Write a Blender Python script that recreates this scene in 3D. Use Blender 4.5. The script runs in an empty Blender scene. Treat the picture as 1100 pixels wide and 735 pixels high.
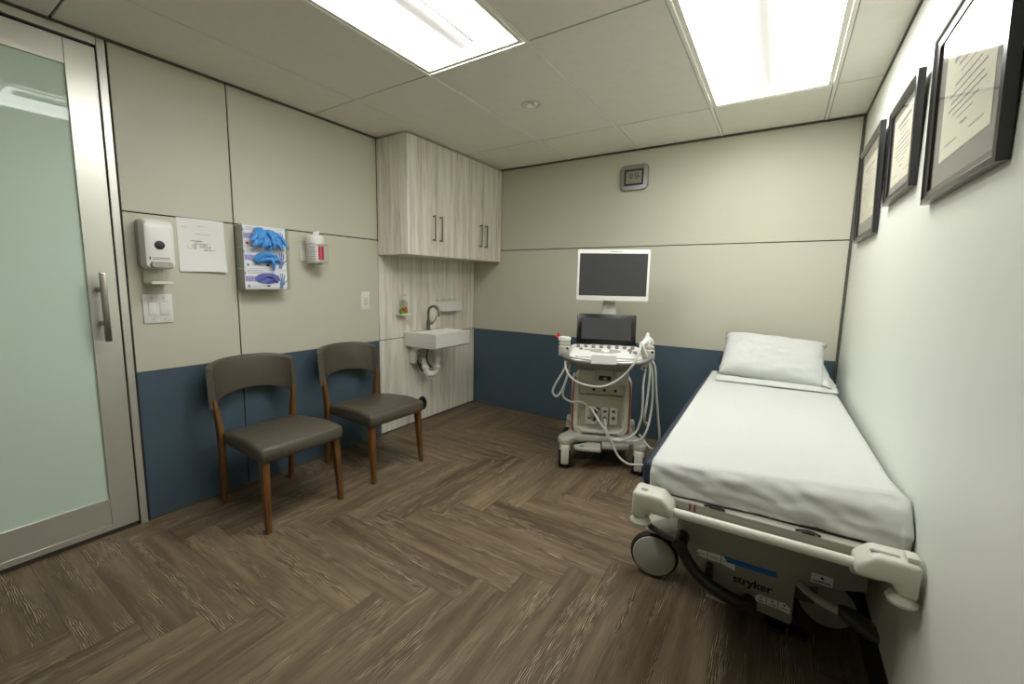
import bpy, bmesh, math, random
from mathutils import Vector, Matrix, noise
random.seed(7)
PI = math.pi
scene = bpy.context.scene
COL = scene.collection

# ------------------------------------------------------------------ room numbers (metres)
XL, XR, YB, YF, ZC = -2.7307, 0.3564, 3.5756, -1.15, 2.3921
Z_SEAM, Z_BLUE = 1.6125, 0.8051
Y_WOOD, Y_SEAM, Y_JAMB = 2.3061, 1.2463, 0.7377

# ------------------------------------------------------------------ materials
def lin(r, g, b):
    f = lambda c: (c/12.92 if c <= 0.04045 else ((c+0.055)/1.055)**2.4)
    return (f(r/255), f(g/255), f(b/255), 1)

def new_mat(name):
    m = bpy.data.materials.new(name); m.use_nodes = True
    return m, m.node_tree.nodes, m.node_tree.links, m.node_tree.nodes['Principled BSDF']

def mat(name, col, rough=0.5, metal=0.0, bump=0.0, bscale=60.0, var=0.0, vscale=3.0, spec=0.5, coat=0.0, sheen=0.0, stretch=None):
    m, N, L, b = new_mat(name)
    b.inputs['Base Color'].default_value = col
    b.inputs['Roughness'].default_value = rough
    b.inputs['Metallic'].default_value = metal
    b.inputs['Specular IOR Level'].default_value = spec
    b.inputs['Coat Weight'].default_value = coat
    b.inputs['Sheen Weight'].default_value = sheen
    tc = N.new('ShaderNodeTexCoord'); src = tc.outputs['Object']
    if stretch:
        mp = N.new('ShaderNodeMapping'); mp.inputs['Scale'].default_value = stretch
        L.new(src, mp.inputs['Vector']); src = mp.outputs['Vector']
    if var > 0:
        n = N.new('ShaderNodeTexNoise'); n.inputs['Scale'].default_value = vscale; n.inputs['Detail'].default_value = 4
        L.new(src, n.inputs['Vector'])
        mr = N.new('ShaderNodeMapRange'); mr.inputs['From Min'].default_value = 0.3; mr.inputs['From Max'].default_value = 0.7
        mr.inputs['To Min'].default_value = 1-var; mr.inputs['To Max'].default_value = 1+var
        L.new(n.outputs['Fac'], mr.inputs['Value'])
        mx = N.new('ShaderNodeVectorMath'); mx.operation = 'SCALE'; mx.inputs[0].default_value = col[:3]
        L.new(mr.outputs['Result'], mx.inputs['Scale']); L.new(mx.outputs['Vector'], b.inputs['Base Color'])
    if bump > 0:
        n = N.new('ShaderNodeTexNoise'); n.inputs['Scale'].default_value = bscale; n.inputs['Detail'].default_value = 3
        L.new(src, n.inputs['Vector'])
        bp = N.new('ShaderNodeBump'); bp.inputs['Strength'].default_value = bump; bp.inputs['Distance'].default_value = 0.002
        L.new(n.outputs['Fac'], bp.inputs['Height']); L.new(bp.outputs['Normal'], b.inputs['Normal'])
    return m

def streak_mat(name, stops, scale, stretch, rough=0.45, bump=0.15, fine=6.0):
    """long streaky grain: a stretched noise through a colour ramp"""
    m, N, L, b = new_mat(name)
    tc = N.new('ShaderNodeTexCoord'); mp = N.new('ShaderNodeMapping'); mp.inputs['Scale'].default_value = stretch
    L.new(tc.outputs['Object'], mp.inputs['Vector'])
    n1 = N.new('ShaderNodeTexNoise'); n1.inputs['Scale'].default_value = scale; n1.inputs['Detail'].default_value = 6; n1.inputs['Roughness'].default_value = 0.62
    n2 = N.new('ShaderNodeTexNoise'); n2.inputs['Scale'].default_value = scale*fine; n2.inputs['Detail'].default_value = 3
    L.new(mp.outputs['Vector'], n1.inputs['Vector']); L.new(mp.outputs['Vector'], n2.inputs['Vector'])
    mx = N.new('ShaderNodeMix'); mx.data_type = 'FLOAT'; mx.inputs['Factor'].default_value = 0.3
    L.new(n1.outputs['Fac'], mx.inputs['A']); L.new(n2.outputs['Fac'], mx.inputs['B'])
    cr = N.new('ShaderNodeValToRGB'); e = cr.color_ramp.elements
    while len(e) < len(stops): e.new(0.5)
    for el, (p, c) in zip(e, stops): el.position = p; el.color = c
    L.new(mx.outputs['Result'], cr.inputs['Fac']); L.new(cr.outputs['Color'], b.inputs['Base Color'])
    b.inputs['Roughness'].default_value = rough
    bp = N.new('ShaderNodeBump'); bp.inputs['Strength'].default_value = bump; bp.inputs['Distance'].default_value = 0.001
    L.new(mx.outputs['Result'], bp.inputs['Height']); L.new(bp.outputs['Normal'], b.inputs['Normal'])
    return m

def floor_mat():
    m, N, L, b = new_mat('cerused_oak_vinyl')
    uv = N.new('ShaderNodeUVMap'); uv.uv_map = 'grain'
    rn = N.new('ShaderNodeUVMap'); rn.uv_map = 'plank'
    sp = N.new('ShaderNodeSeparateXYZ'); L.new(rn.outputs['UV'], sp.inputs['Vector'])
    def mapped(sx, sy):
        mp = N.new('ShaderNodeMapping'); mp.inputs['Scale'].default_value = (sx, sy, 1)
        L.new(uv.outputs['UV'], mp.inputs['Vector']); return mp.outputs['Vector']
    def noise_t(v, sc, det=5, rg=0.6):
        n = N.new('ShaderNodeTexNoise'); n.inputs['Scale'].default_value = sc; n.inputs['Detail'].default_value = det; n.inputs['Roughness'].default_value = rg
        L.new(v, n.inputs['Vector']); return n.outputs['Fac']
    def math_n(op, a, bb, clamp=False):
        n = N.new('ShaderNodeMath'); n.operation = op; n.use_clamp = clamp
        for i, x in enumerate((a, bb)):
            if isinstance(x, (int, float)): n.inputs[i].default_value = x
            else: L.new(x, n.inputs[i])
        return n.outputs['Value']
    def ramp(fac, *stops):
        cr = N.new('ShaderNodeValToRGB'); e = cr.color_ramp.elements
        while len(e) < len(stops): e.new(0.5)
        for el, (p, c) in zip(e, stops): el.position = p; el.color = c if len(c) == 4 else (*c, 1)
        L.new(fac, cr.inputs['Fac']); return cr.outputs['Color']
    # broad tone streaks along the plank
    broad = noise_t(mapped(0.9, 9), 1.6, 5, 0.55)
    fine = noise_t(mapped(4, 150), 1.0, 4, 0.7)
    tone = math_n('ADD', math_n('MULTIPLY', broad, 0.72), math_n('MULTIPLY', fine, 0.2))
    tone = math_n('ADD', tone, math_n('MULTIPLY', sp.outputs['X'], 0.12))
    base = ramp(tone, (0.28, lin(66, 54, 40)), (0.44, lin(92, 78, 59)), (0.56, lin(112, 97, 75)), (0.74, lin(142, 126, 98)))
    # cathedral figure: bands bent by noise, thin pale lines
    w = N.new('ShaderNodeTexWave'); w.wave_type = 'BANDS'; w.bands_direction = 'Y'; w.wave_profile = 'SIN'
    w.inputs['Scale'].default_value = 13.0; w.inputs['Distortion'].default_value = 10.0; w.inputs['Detail'].default_value = 2.2
    w.inputs['Detail Scale'].default_value = 0.75; w.inputs['Detail Roughness'].default_value = 0.55
    L.new(mapped(0.95, 3.6), w.inputs['Vector'])
    lines = ramp(w.outputs['Fac'], (0.70, (0, 0, 0)), (0.93, (1, 1, 1)))
    mask = ramp(noise_t(mapped(1.1, 8), 1.9, 2, 0.5), (0.47, (0, 0, 0)), (0.60, (1, 1, 1)))
    brk = ramp(noise_t(mapped(12, 70), 1.0, 2, 0.5), (0.40, (0.1, 0.1, 0.1)), (0.6, (1, 1, 1)))
    k = math_n('MULTIPLY', math_n('MULTIPLY', lines, mask), brk)
    dk = math_n('MULTIPLY', mask, 0.6)
    m1 = N.new('ShaderNodeMix'); m1.data_type = 'RGBA'; L.new(dk, m1.inputs['Factor']); L.new(base, m1.inputs['A']); m1.inputs['B'].default_value = lin(74, 61, 45)
    m2 = N.new('ShaderNodeMix'); m2.data_type = 'RGBA'; L.new(math_n('MULTIPLY', k, 0.8), m2.inputs['Factor']); L.new(m1.outputs['Result'], m2.inputs['A']); m2.inputs['B'].default_value = lin(206, 188, 154)
    # fine pores
    pores = ramp(noise_t(mapped(14, 260), 1.0, 2, 0.5), (0.30, (1, 1, 1)), (0.40, (0, 0, 0)))
    m3 = N.new('ShaderNodeMix'); m3.data_type = 'RGBA'; L.new(math_n('MULTIPLY', pores, 0.35), m3.inputs['Factor']); L.new(m2.outputs['Result'], m3.inputs['A']); m3.inputs['B'].default_value = lin(70, 58, 44)
    L.new(m3.outputs['Result'], b.inputs['Base Color'])
    b.inputs['Roughness'].default_value = 0.5
    b.inputs['Specular IOR Level'].default_value = 0.35
    bp = N.new('ShaderNodeBump'); bp.inputs['Strength'].default_value = 0.25; bp.inputs['Distance'].default_value = 0.0008
    L.new(math_n('ADD', fine, math_n('MULTIPLY', k, 0.6)), bp.inputs['Height']); L.new(bp.outputs['Normal'], b.inputs['Normal'])
    return m

def emit_mat(name, col, strength):
    m, N, L, b = new_mat(name)
    b.inputs['Base Color'].default_value = (0.8, 0.8, 0.78, 1)
    b.inputs['Emission Color'].default_value = col
    b.inputs['Emission Strength'].default_value = strength
    return m

def clear_mat(name, tint=(1, 1, 1, 1), ior=1.45, rough=0.0):
    m = bpy.data.materials.new(name); m.use_nodes = True
    N, L = m.node_tree.nodes, m.node_tree.links
    N.remove(N['Principled BSDF'])
    out = N['Material Output']
    t = N.new('ShaderNodeBsdfTransparent'); t.inputs['Color'].default_value = tint
    g = N.new('ShaderNodeBsdfGlossy'); g.inputs['Roughness'].default_value = rough
    f = N.new('ShaderNodeFresnel'); f.inputs['IOR'].default_value = ior
    ge = N.new('ShaderNodeNewGeometry'); iv = N.new('ShaderNodeMath'); iv.operation = 'SUBTRACT'; iv.inputs[0].default_value = 1.0
    L.new(ge.outputs['Backfacing'], iv.inputs[1]); ml = N.new('ShaderNodeMath'); ml.operation = 'MULTIPLY'
    L.new(iv.outputs['Value'], ml.inputs[0]); L.new(f.outputs['Fac'], ml.inputs[1])
    mx = N.new('ShaderNodeMixShader')
    L.new(ml.outputs['Value'], mx.inputs['Fac']); L.new(t.outputs['BSDF'], mx.inputs[1]); L.new(g.outputs['BSDF'], mx.inputs[2])
    L.new(mx.outputs['Shader'], out.inputs['Surface'])
    return m

M = {}
M['beige'] = mat('beige_wall_panel', lin(199, 197, 177), 0.62, bump=0.12, bscale=220, var=0.02, vscale=1.5)
M['blue'] = mat('slate_blue_wall_panel', lin(68, 88, 100), 0.6, bump=0.12, bscale=220, var=0.05, vscale=4)
M['groove'] = mat('dark_groove', lin(58, 56, 48), 0.8)
M['paint'] = mat('pale_wall_paint', lin(224, 228, 217), 0.42, bump=0.1, bscale=300)
M['front_paint'] = mat('front_wall_paint', lin(160, 158, 146), 0.6)
M['tile'] = mat('ceiling_tile', lin(238, 236, 224), 0.85, bump=0.25, bscale=350, var=0.015, vscale=20)
M['tbar'] = mat('ceiling_grid_bar', lin(244, 243, 234), 0.4)
M['ring'] = mat('downlight_ring', lin(214, 213, 200), 0.4)
M['trimdark'] = mat('dark_edge_trim', lin(84, 82, 72), 0.5)
M['basedark'] = mat('black_baseboard', lin(26, 26, 24), 0.6)
M['alu'] = mat('satin_aluminium', lin(222, 222, 211), 0.36, metal=0.72, bump=0.03, bscale=300)
M['steel'] = mat('brushed_steel', lin(150, 146, 136), 0.3, metal=1.0, bump=0.05, bscale=200)
M['darksteel'] = mat('brushed_nickel', lin(128, 124, 112), 0.3, metal=1.0)
M['glass_green'] = mat('frosted_green_glass', lin(204, 224, 206), 0.03, spec=0.3)
M['laminate'] = streak_mat('grey_wood_laminate', [(0.30, lin(172, 163, 145)), (0.44, lin(214, 207, 190)), (0.55, lin(230, 225, 211)), (0.70, lin(243, 240, 229))], 1.0, (22, 22, 1.1), 0.42, 0.05)
M['laminate_end'] = streak_mat('grey_wood_laminate_end', [(0.30, lin(172, 163, 145)), (0.44, lin(214, 207, 190)), (0.55, lin(230, 225, 211)), (0.70, lin(243, 240, 229))], 1.0, (22, 22, 1.1), 0.42, 0.05)
M['floor'] = floor_mat()
M['leather'] = mat('brown_vinyl', lin(84, 78, 65), 0.42, bump=0.22, bscale=130, var=0.06, vscale=9, spec=0.45)
M['chairwood'] = streak_mat('walnut_chair_wood', [(0.3, lin(74, 46, 19)), (0.5, lin(110, 73, 34)), (0.7, lin(132, 92, 48))], 1.0, (30, 30, 3), 0.4, 0.06)
M['white'] = mat('white_plastic', lin(228, 228, 220), 0.35)
M['offwhite'] = mat('offwhite_plastic', lin(214, 213, 198), 0.42)
M['cart'] = mat('cart_ivory_plastic', lin(205, 203, 187), 0.42)
M['cartgrey'] = mat('cart_grey_plastic', lin(170, 169, 156), 0.45)
M['cartrecess'] = mat('cart_recess', lin(176, 171, 150), 0.5)
M['cartdark'] = mat('cart_dark_grey', lin(92, 92, 86), 0.5)
M['midgrey'] = mat('mid_grey_plastic', lin(136, 136, 128), 0.45)
M['black'] = mat('black_plastic', lin(22, 22, 22), 0.45)
M['rubber'] = mat('black_rubber', lin(20, 20, 20), 0.7)
M['screen'] = mat('dark_screen', lin(66, 66, 66), 0.3, spec=0.4)
M['bezel'] = mat('black_bezel', lin(14, 14, 14), 0.25)
M['orange'] = mat('orange_red_edge', lin(190, 84, 54), 0.4)
M['red'] = mat('red_plastic', lin(200, 30, 40), 0.4)
M['green'] = mat('green_mark', lin(50, 140, 100), 0.5)
M['ceramic'] = mat('white_ceramic', lin(226, 226, 216), 0.12, coat=0.4)
M['pvc'] = mat('white_pvc', lin(220, 220, 212), 0.3)
M['cotton'] = mat('white_cotton', lin(197, 199, 193), 0.85, bump=0.15, bscale=500, sheen=0.1)
M['navy'] = mat('navy_vinyl', lin(40, 48, 62), 0.5, bump=0.1, bscale=150)
M['bedgrey'] = mat('stretcher_grey', lin(164, 164, 150), 0.42)
M['bedlight'] = mat('stretcher_light_grey', lin(204, 203, 188), 0.4)
M['hood'] = mat('stretcher_hood', lin(144, 142, 128), 0.5, bump=0.05, bscale=300)
M['paper'] = mat('white_paper', lin(232, 232, 226), 0.8)
M['ink'] = mat('grey_ink', lin(158, 158, 154), 0.8)
M['inkdark'] = mat('dark_ink', lin(44, 44, 46), 0.7)
M['inkred'] = mat('dark_red_ink', lin(150, 50, 46), 0.7)
M['cream'] = mat('cream_certificate', lin(226, 222, 198), 0.8)
M['matboard'] = mat('grey_mat_board', lin(128, 122, 116), 0.8)
M['frame'] = mat('black_frame', lin(24, 24, 25), 0.28, coat=0.3)
M['pane'] = clear_mat('picture_glass')
M['acrylic'] = clear_mat('clear_acrylic', (0.93, 0.94, 0.92, 1), 1.4, 0.02)
M['bottleclear'] = clear_mat('clear_bottle', (0.86, 0.88, 0.82, 1), 1.4, 0.03)
M['nitrile'] = mat('blue_nitrile', lin(74, 148, 216), 0.45, bump=0.2, bscale=90)
M['nitrile_violet'] = mat('violet_nitrile', lin(96, 104, 176), 0.5, bump=0.2, bscale=90)
M['box'] = mat('white_carton', lin(226, 226, 228), 0.55)
M['boxside'] = mat('grey_carton_side', lin(178, 178, 170), 0.6)
M['boxband'] = mat('purple_print', lin(158, 156, 196), 0.6, var=0.35, vscale=120)
M['handprint'] = mat('blue_print', lin(110, 132, 180), 0.6)
M['wipelabel'] = mat('crimson_label', lin(200, 40, 84), 0.5)
M['soapgreen'] = mat('green_soap', lin(126, 170, 40), 0.3)
M['label_blue'] = mat('blue_stripe', lin(28, 96, 168), 0.4)
M['sticker'] = mat('white_sticker', lin(222, 222, 214), 0.5)
M['lcd'] = mat('lcd_green_grey', lin(134, 138, 116), 0.3)
M['silver'] = mat('silver_plastic', lin(150, 150, 146), 0.3, metal=0.6)
M['chrome'] = mat('mirror_reflector', lin(226, 226, 216), 0.12, metal=0.9)
M['lamp'] = emit_mat('troffer_diffuser', (1.0, 0.997, 1.0, 1), 13.6)
M['bulb'] = emit_mat('bulb_added_glow', (1.0, 0.97, 0.88, 1), 2.2)  # downlight bulb looks unlit; faint glow added to brighten its reflector facets
M['basket'] = emit_mat('troffer_center_basket', (1.0, 0.99, 0.95, 1), 0.42)
M['cable'] = mat('grey_cable', lin(200, 200, 190), 0.45)
M['duct'] = mat('dark_reveal', lin(30, 30, 28), 0.9)

# ------------------------------------------------------------------ mesh builder
class MB:
    def __init__(self): self.bm = bmesh.new(); self.mi = 0; self.T = Matrix()
    def _merge(self, b, T=None):
        if T is not None: b.transform(T)
        b.transform(self.T)
        vm = {}
        for v in b.verts: vm[v] = self.bm.verts.new(v.co)
        for f in b.faces:
            try:
                nf = self.bm.faces.new([vm[v] for v in f.verts]); nf.material_index = self.mi
            except ValueError: pass
        b.free(); return self
    def box(self, x0, x1, y0, y1, z0, z1, bev=0.0, seg=2, T=None):
        b = bmesh.new(); bmesh.ops.create_cube(b, size=1)
        b.transform(Matrix.Translation(((x0+x1)/2, (y0+y1)/2, (z0+z1)/2)) @ Matrix.Diagonal((abs(x1-x0), abs(y1-y0), abs(z1-z0), 1)))
        if bev > 0: bmesh.ops.bevel(b, geom=b.edges[:], offset=bev, segments=seg, profile=0.5, affect='EDGES', clamp_overlap=True)
        return self._merge(b, T)
    def cyl(self, p0, p1, r0, r1=None, seg=20, bev=0.0, T=None):
        p0, p1 = Vector(p0), Vector(p1); d = p1-p0; r1 = r0 if r1 is None else r1
        b = bmesh.new(); bmesh.ops.create_cone(b, cap_ends=True, segments=seg, radius1=r0, radius2=r1, depth=d.length)
        if bev > 0:
            es = [e for e in b.edges if any(len(f.verts) > 4 for f in e.link_faces)]
            bmesh.ops.bevel(b, geom=es, offset=bev, segments=2, profile=0.5, affect='EDGES', clamp_overlap=True)
        q = Vector((0, 0, 1)).rotation_difference(d.normalized()).to_matrix().to_4x4()
        b.transform(Matrix.Translation((p0+p1)/2) @ q)
        return self._merge(b, T)
    def prism(self, poly, a, c, axis='y', bev=0.0, seg=2, T=None):
        """extrude a 2-D outline between a and c; axis y: outline is (x,z), x: (y,z), z: (x,y)"""
        def P(u, v, w): return {'y': (u, w, v), 'x': (w, u, v), 'z': (u, v, w)}[axis]
        b = bmesh.new()
        A = [b.verts.new(P(u, v, a)) for u, v in poly]; B = [b.verts.new(P(u, v, c)) for u, v in poly]
        n = len(poly); b.faces.new(A); b.faces.new(B[::-1])
        for i in range(n): b.faces.new((A[i], B[i], B[(i+1) % n], A[(i+1) % n]))
        bmesh.ops.recalc_face_normals(b, faces=b.faces[:])
        if bev > 0: bmesh.ops.bevel(b, geom=b.edges[:], offset=bev, segments=seg, profile=0.5, affect='EDGES', clamp_overlap=True)
        return self._merge(b, T)
    def loft(self, rings, cap=True, closed=True, T=None):
        b = bmesh.new(); R = [[b.verts.new(p) for p in r] for r in rings]; n = len(rings[0])
        for i in range(len(R)-1):
            for j in range(n if closed else n-1):
                b.faces.new((R[i][j], R[i][(j+1) % n], R[i+1][(j+1) % n], R[i+1][j]))
        if cap and closed: b.faces.new(R[0][::-1]); b.faces.new(R[-1])
        bmesh.ops.recalc_face_normals(b, faces=b.faces[:])
        return self._merge(b, T)
    def lathe(self, prof, origin=(0, 0, 0), axis=(0, 0, 1), seg=24, T=None, cap=True):
        q = Vector((0, 0, 1)).rotation_difference(Vector(axis).normalized()).to_matrix().to_4x4()
        rings = [[(max(r, 1e-4)*math.cos(2*PI*k/seg), max(r, 1e-4)*math.sin(2*PI*k/seg), z) for k in range(seg)] for r, z in prof]
        X = Matrix.Translation(origin) @ q
        return self.loft(rings, cap=cap, T=X if T is None else T @ X)
    def tube(self, pts, r, seg=8, sub=6, smooth=True, taper=None, T=None, flat=1.0):
        P = [Vector(p) for p in pts]
        if smooth and len(P) > 2:
            Q = []
            for i in range(len(P)-1):
                a, b_, c, d = P[max(i-1, 0)], P[i], P[i+1], P[min(i+2, len(P)-1)]
                for s in range(sub):
                    t = s/sub
                    Q.append(0.5*((2*b_)+(c-a)*t+(2*a-5*b_+4*c-d)*t*t+(3*b_-a-3*c+d)*t**3))
            Q.append(P[-1]); P = Q
        n = len(P); rings = []
        tg = [(P[min(i+1, n-1)]-P[max(i-1, 0)]).normalized() for i in range(n)]
        up = Vector((0, 0, 1)) if abs(tg[0].z) < 0.9 else Vector((1, 0, 0))
        nr = tg[0].cross(up).normalized()
        for i in range(n):
            nr = (nr - tg[i]*nr.dot(tg[i])).normalized(); bn = tg[i].cross(nr)
            rr = r if taper is None else r+(taper-r)*i/(n-1)
            rings.append([P[i]+nr*rr*math.cos(2*PI*k/seg)+bn*rr*flat*math.sin(2*PI*k/seg) for k in range(seg)])
        return self.loft(rings, T=T)
    def grid(self, fn, nu, nv, T=None):
        b = bmesh.new(); V = [[b.verts.new(fn(i/nu, j/nv)) for j in range(nv+1)] for i in range(nu+1)]
        for i in range(nu):
            for j in range(nv): b.faces.new((V[i][j], V[i+1][j], V[i+1][j+1], V[i][j+1]))
        bmesh.ops.recalc_face_normals(b, faces=b.faces[:])
        return self._merge(b, T)
    def build(self, name, mats, parent=None, local=False, angle=40, loc=None):
        """one mesh object; geometry given in world space unless local=True"""
        me = bpy.data.meshes.new(name)
        if parent is not None and not local: self.bm.transform(WM[parent.name].inverted())
        if parent is None and loc is not None: self.bm.transform(Matrix.Translation(loc).inverted())
        self.bm.to_mesh(me); self.bm.free()
        for m in (mats if isinstance(mats, (list, tuple)) else [mats]): me.materials.append(m)
        me.polygons.foreach_set('use_smooth', [True]*len(me.polygons))
        me.set_sharp_from_angle(angle=math.radians(angle))
        o = bpy.data.objects.new(name, me); COL.objects.link(o)
        if parent is not None: o.parent = parent; WM[o.name] = WM[parent.name].copy()
        else:
            o.location = loc or (0, 0, 0); WM[o.name] = Matrix.Translation(loc or (0, 0, 0))
        return o
WM = {}

def thing(name, label, cat, loc=(0, 0, 0), rotz=0.0, group=None):
    o = bpy.data.objects.new(name, None); COL.objects.link(o)
    o.empty_display_size = 0.1
    o.location = loc; o.rotation_euler = (0, 0, rotz); o['label'] = label; o['category'] = cat
    if group: o['group'] = group
    WM[o.name] = Matrix.Translation(loc) @ Matrix.Rotation(rotz, 4, 'Z')
    return o
def tag(o, label, cat, group=None):
    o['label'] = label; o['category'] = cat
    if group: o['group'] = group
    return o
def struct(o): o['kind'] = 'structure'; return o
def dup(root, loc, label):
    r = root.copy(); COL.objects.link(r); r.location = loc; r['label'] = label
    WM[r.name] = Matrix.Translation(loc) @ Matrix.Rotation(root.rotation_euler.z, 4, 'Z')
    for ch in list(root.children):
        c = ch.copy(); COL.objects.link(c); c.parent = r; WM[c.name] = WM[r.name].copy()
        for g in list(ch.children):
            d = g.copy(); COL.objects.link(d); d.parent = c; WM[d.name] = WM[r.name].copy()
    return r
def text(name, s, size, m, parent, T, ext=0.0004, align='CENTER', bold=0.0):
    """flat lettering turned into a mesh; T places the text plane (x right, y up, z out)"""
    cu = bpy.data.curves.new(name, 'FONT'); cu.body = s; cu.size = size; cu.extrude = ext; cu.offset = bold
    cu.align_x = align; cu.align_y = 'CENTER'
    tmp = bpy.data.objects.new(name+'_tmp', cu); COL.objects.link(tmp)
    dg = bpy.context.evaluated_depsgraph_get(); dg.update()
    me = bpy.data.meshes.new_from_object(tmp.evaluated_get(dg))
    bpy.data.objects.remove(tmp); bpy.data.curves.remove(cu)
    me.transform(WM[parent.name].inverted() @ T); me.materials.clear(); me.materials.append(m)
    o = bpy.data.objects.new(name, me); COL.objects.link(o); o.parent = parent; WM[o.name] = WM[parent.name].copy()
    return o
def rrect(w, h, r, n=5):
    """rounded-rectangle outline centred on the origin"""
    P = []
    for cx, cy, a0 in ((w/2-r, h/2-r, 0), (-w/2+r, h/2-r, 90), (-w/2+r, -h/2+r, 180), (w/2-r, -h/2+r, 270)):
        for k in range(n+1):
            a = math.radians(a0+90*k/n); P.append((cx+r*math.cos(a), cy+r*math.sin(a)))
    return P

# ================================================================== SETTING
# floor: herringbone planks, each its own face with its own grain
PW, PL = 0.1525, 0.915
def build_floor():
    bm = bmesh.new(); ug = bm.loops.layers.uv.new('grain'); up = bm.loops.layers.uv.new('plank')
    X0, X1, Y0, Y1 = XL-0.05, XR+0.05, YF-0.05, YB+0.05
    def plank(x0, x1, y0, y1, along_x):
        r = random.random(); r2 = random.random()*40; r3 = random.random()*40
        ax0, ax1, ay0, ay1 = max(x0, X0), min(x1, X1), max(y0, Y0), min(y1, Y1)
        if ax1-ax0 < 1e-4 or ay1-ay0 < 1e-4: return
        g = 0.0006
        for (qx0, qx1, qy0, qy1, s) in ((ax0+g, ax1-g, ay0+g, ay1-g, 0),):
            vs = [bm.verts.new(c) for c in ((qx0, qy0, 0), (qx1, qy0, 0), (qx1, qy1, 0), (qx0, qy1, 0))]
            f = bm.faces.new(vs); f.material_index = 0
            for lp in f.loops:
                c = lp.vert.co; u, v = (c.x-x0, c.y-y0) if along_x else (c.y-y0, c.x-x0)
                lp[ug].uv = (u+r2, v+r3); lp[up].uv = (r, r2)
    for k in range(-6, 7):
        for i in range(-40, 40):
            ox, oy = i*PW-k*PL, i*PW+k*PL
            plank(-1.176-PL+ox, -1.176+ox, 1.07+oy, 1.07+PW+oy, True)
            plank(-1.176+ox, -1.176+PW+ox, 1.07+PW-PL+oy, 1.07+PW+oy, False)
    # dark backing that shows as the hairline joints
    vs = [bm.verts.new(c) for c in ((X0, Y0, -0.0012), (X1, Y0, -0.0012), (X1, Y1, -0.0012), (X0, Y1, -0.0012))]
    f = bm.faces.new(vs); f.material_index = 1
    me = bpy.data.meshes.new('floor'); bm.to_mesh(me); bm.free()
    me.materials.append(M['floor']); me.materials.append(M['groove'])
    o = bpy.data.objects.new('floor', me); COL.objects.link(o); struct(o)
build_floor()

# ceiling: lay-in tiles with narrow bars between the columns
CX = [-2.2909, -1.6809, -1.0709, -0.4609, 0.1491]
RY = [3.0004, 1.7812, 0.5620, -0.6572]
LIGHTS = [(CX[1], CX[2], RY[2], RY[1]), (CX[3], CX[4], RY[1], RY[0])]
c = MB()
xs = [XL]+CX+[XR]; ys = [YF]+RY[::-1]+[YB]
for i in range(len(xs)-1):
    for j in range(len(ys)-1):
        if any(abs(xs[i]-l[0]) < 1e-3 and abs(ys[j]-l[2]) < 1e-3 for l in LIGHTS): continue
        g0 = 0.0025 if i in (0, 1) else 0.0115
        g1 = 0.0025 if i in (0,) else 0.0115
        if i == 0: g0 = 0
        if i == len(xs)-2: g1 = 0
        if i == 2 and abs(ys[j]-RY[1]) < 1e-3:
            xa, xb, ya, yb_ = xs[i]+g0, xs[i+1]-g1, ys[j]+0.0045, ys[j+1]-0.0045; dxc, dyc = -1.392, 2.388
            angs = sorted([2*PI*k/48 for k in range(48)]+[math.atan2(qy-dyc, qx-dxc) % (2*PI) for qx in (xa, xb) for qy in (ya, yb_)])
            def hit(a):
                ca, sa = math.cos(a), math.sin(a)
                t_ = min([(q-dxc)/ca for q in (xa, xb) if abs(ca) > 1e-9 and (q-dxc)/ca > 0]+[(q-dyc)/sa for q in (ya, yb_) if abs(sa) > 1e-9 and (q-dyc)/sa > 0])
                return (dxc+ca*t_, dyc+sa*t_)
            c.mi = 0
            ou = [hit(a) for a in angs]; inn = [(dxc+0.0545*math.cos(a), dyc+0.0545*math.sin(a)) for a in angs]
            c.loft([[(x, y, ZC+0.02) for x, y in ou], [(x, y, ZC) for x, y in ou], [(x, y, ZC) for x, y in inn], [(x, y, ZC+0.02) for x, y in inn]], cap=False)
            continue
        c.mi = 0; c.box(xs[i]+g0, xs[i+1]-g1, ys[j]+(0.0045 if j else 0), ys[j+1]-(0.0045 if j < len(ys)-2 else 0), ZC, ZC+0.02, 0.0015, 1)
c.mi = 1
for x in CX[1:]: c.box(x-0.008, x+0.008, YF, YB-0.002, ZC-0.003, ZC+0.02, 0.001, 1)
c.mi = 2; c.box(XL-0.3, XR+0.2, YF-0.2, YB+0.2, ZC+0.16, ZC+0.18)
for i in range(len(xs)-1):
    for j in range(len(ys)-1):
        if any(abs(xs[i]-l[0]) < 1e-3 and abs(ys[j]-l[2]) < 1e-3 for l in LIGHTS) or (i == 2 and abs(ys[j]-RY[1]) < 1e-3): continue
        c.box(xs[i]-0.001, xs[i+1]+0.001, ys[j]-0.001, ys[j+1]+0.001, ZC+0.012, ZC+0.03)
struct(c.build('ceiling', [M['tile'], M['tbar'], M['groove']]))

# left wall: fabric panels with reveals, up to the laminate panel
w = MB(); G = 0.0035
w.mi = 2; w.box(XL-0.12, XL-0.006, Y_JAMB, YB+0.1, 0, ZC+0.1)
def panels(w, y0, y1):
    w.mi = 0; w.box(XL-0.02, XL, y0, y1, Z_SEAM+G, ZC-0.012, 0.001, 1); w.box(XL-0.02, XL, y0, y1, Z_BLUE+0.0008, Z_SEAM-G, 0.001, 1)
    w.mi = 1; w.box(XL-0.02, XL, y0, y1, 0.0, Z_BLUE-0.0008, 0.001, 1)
panels(w, Y_JAMB+0.006, Y_SEAM-G); panels(w, Y_SEAM+G, Y_WOOD-0.004)
w.mi = 0; w.box(XL-0.12, XL, YF-0.1, -0.42, 0, ZC+0.1)
w.mi = 3; w.box(XL+0.0002, XL+0.004, Y_JAMB+0.01, YB-0.002, 0.0, 0.012)
struct(w.build('wall_left', [M['beige'], M['blue'], M['groove'], M['trimdark']]))
w = MB()
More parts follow.
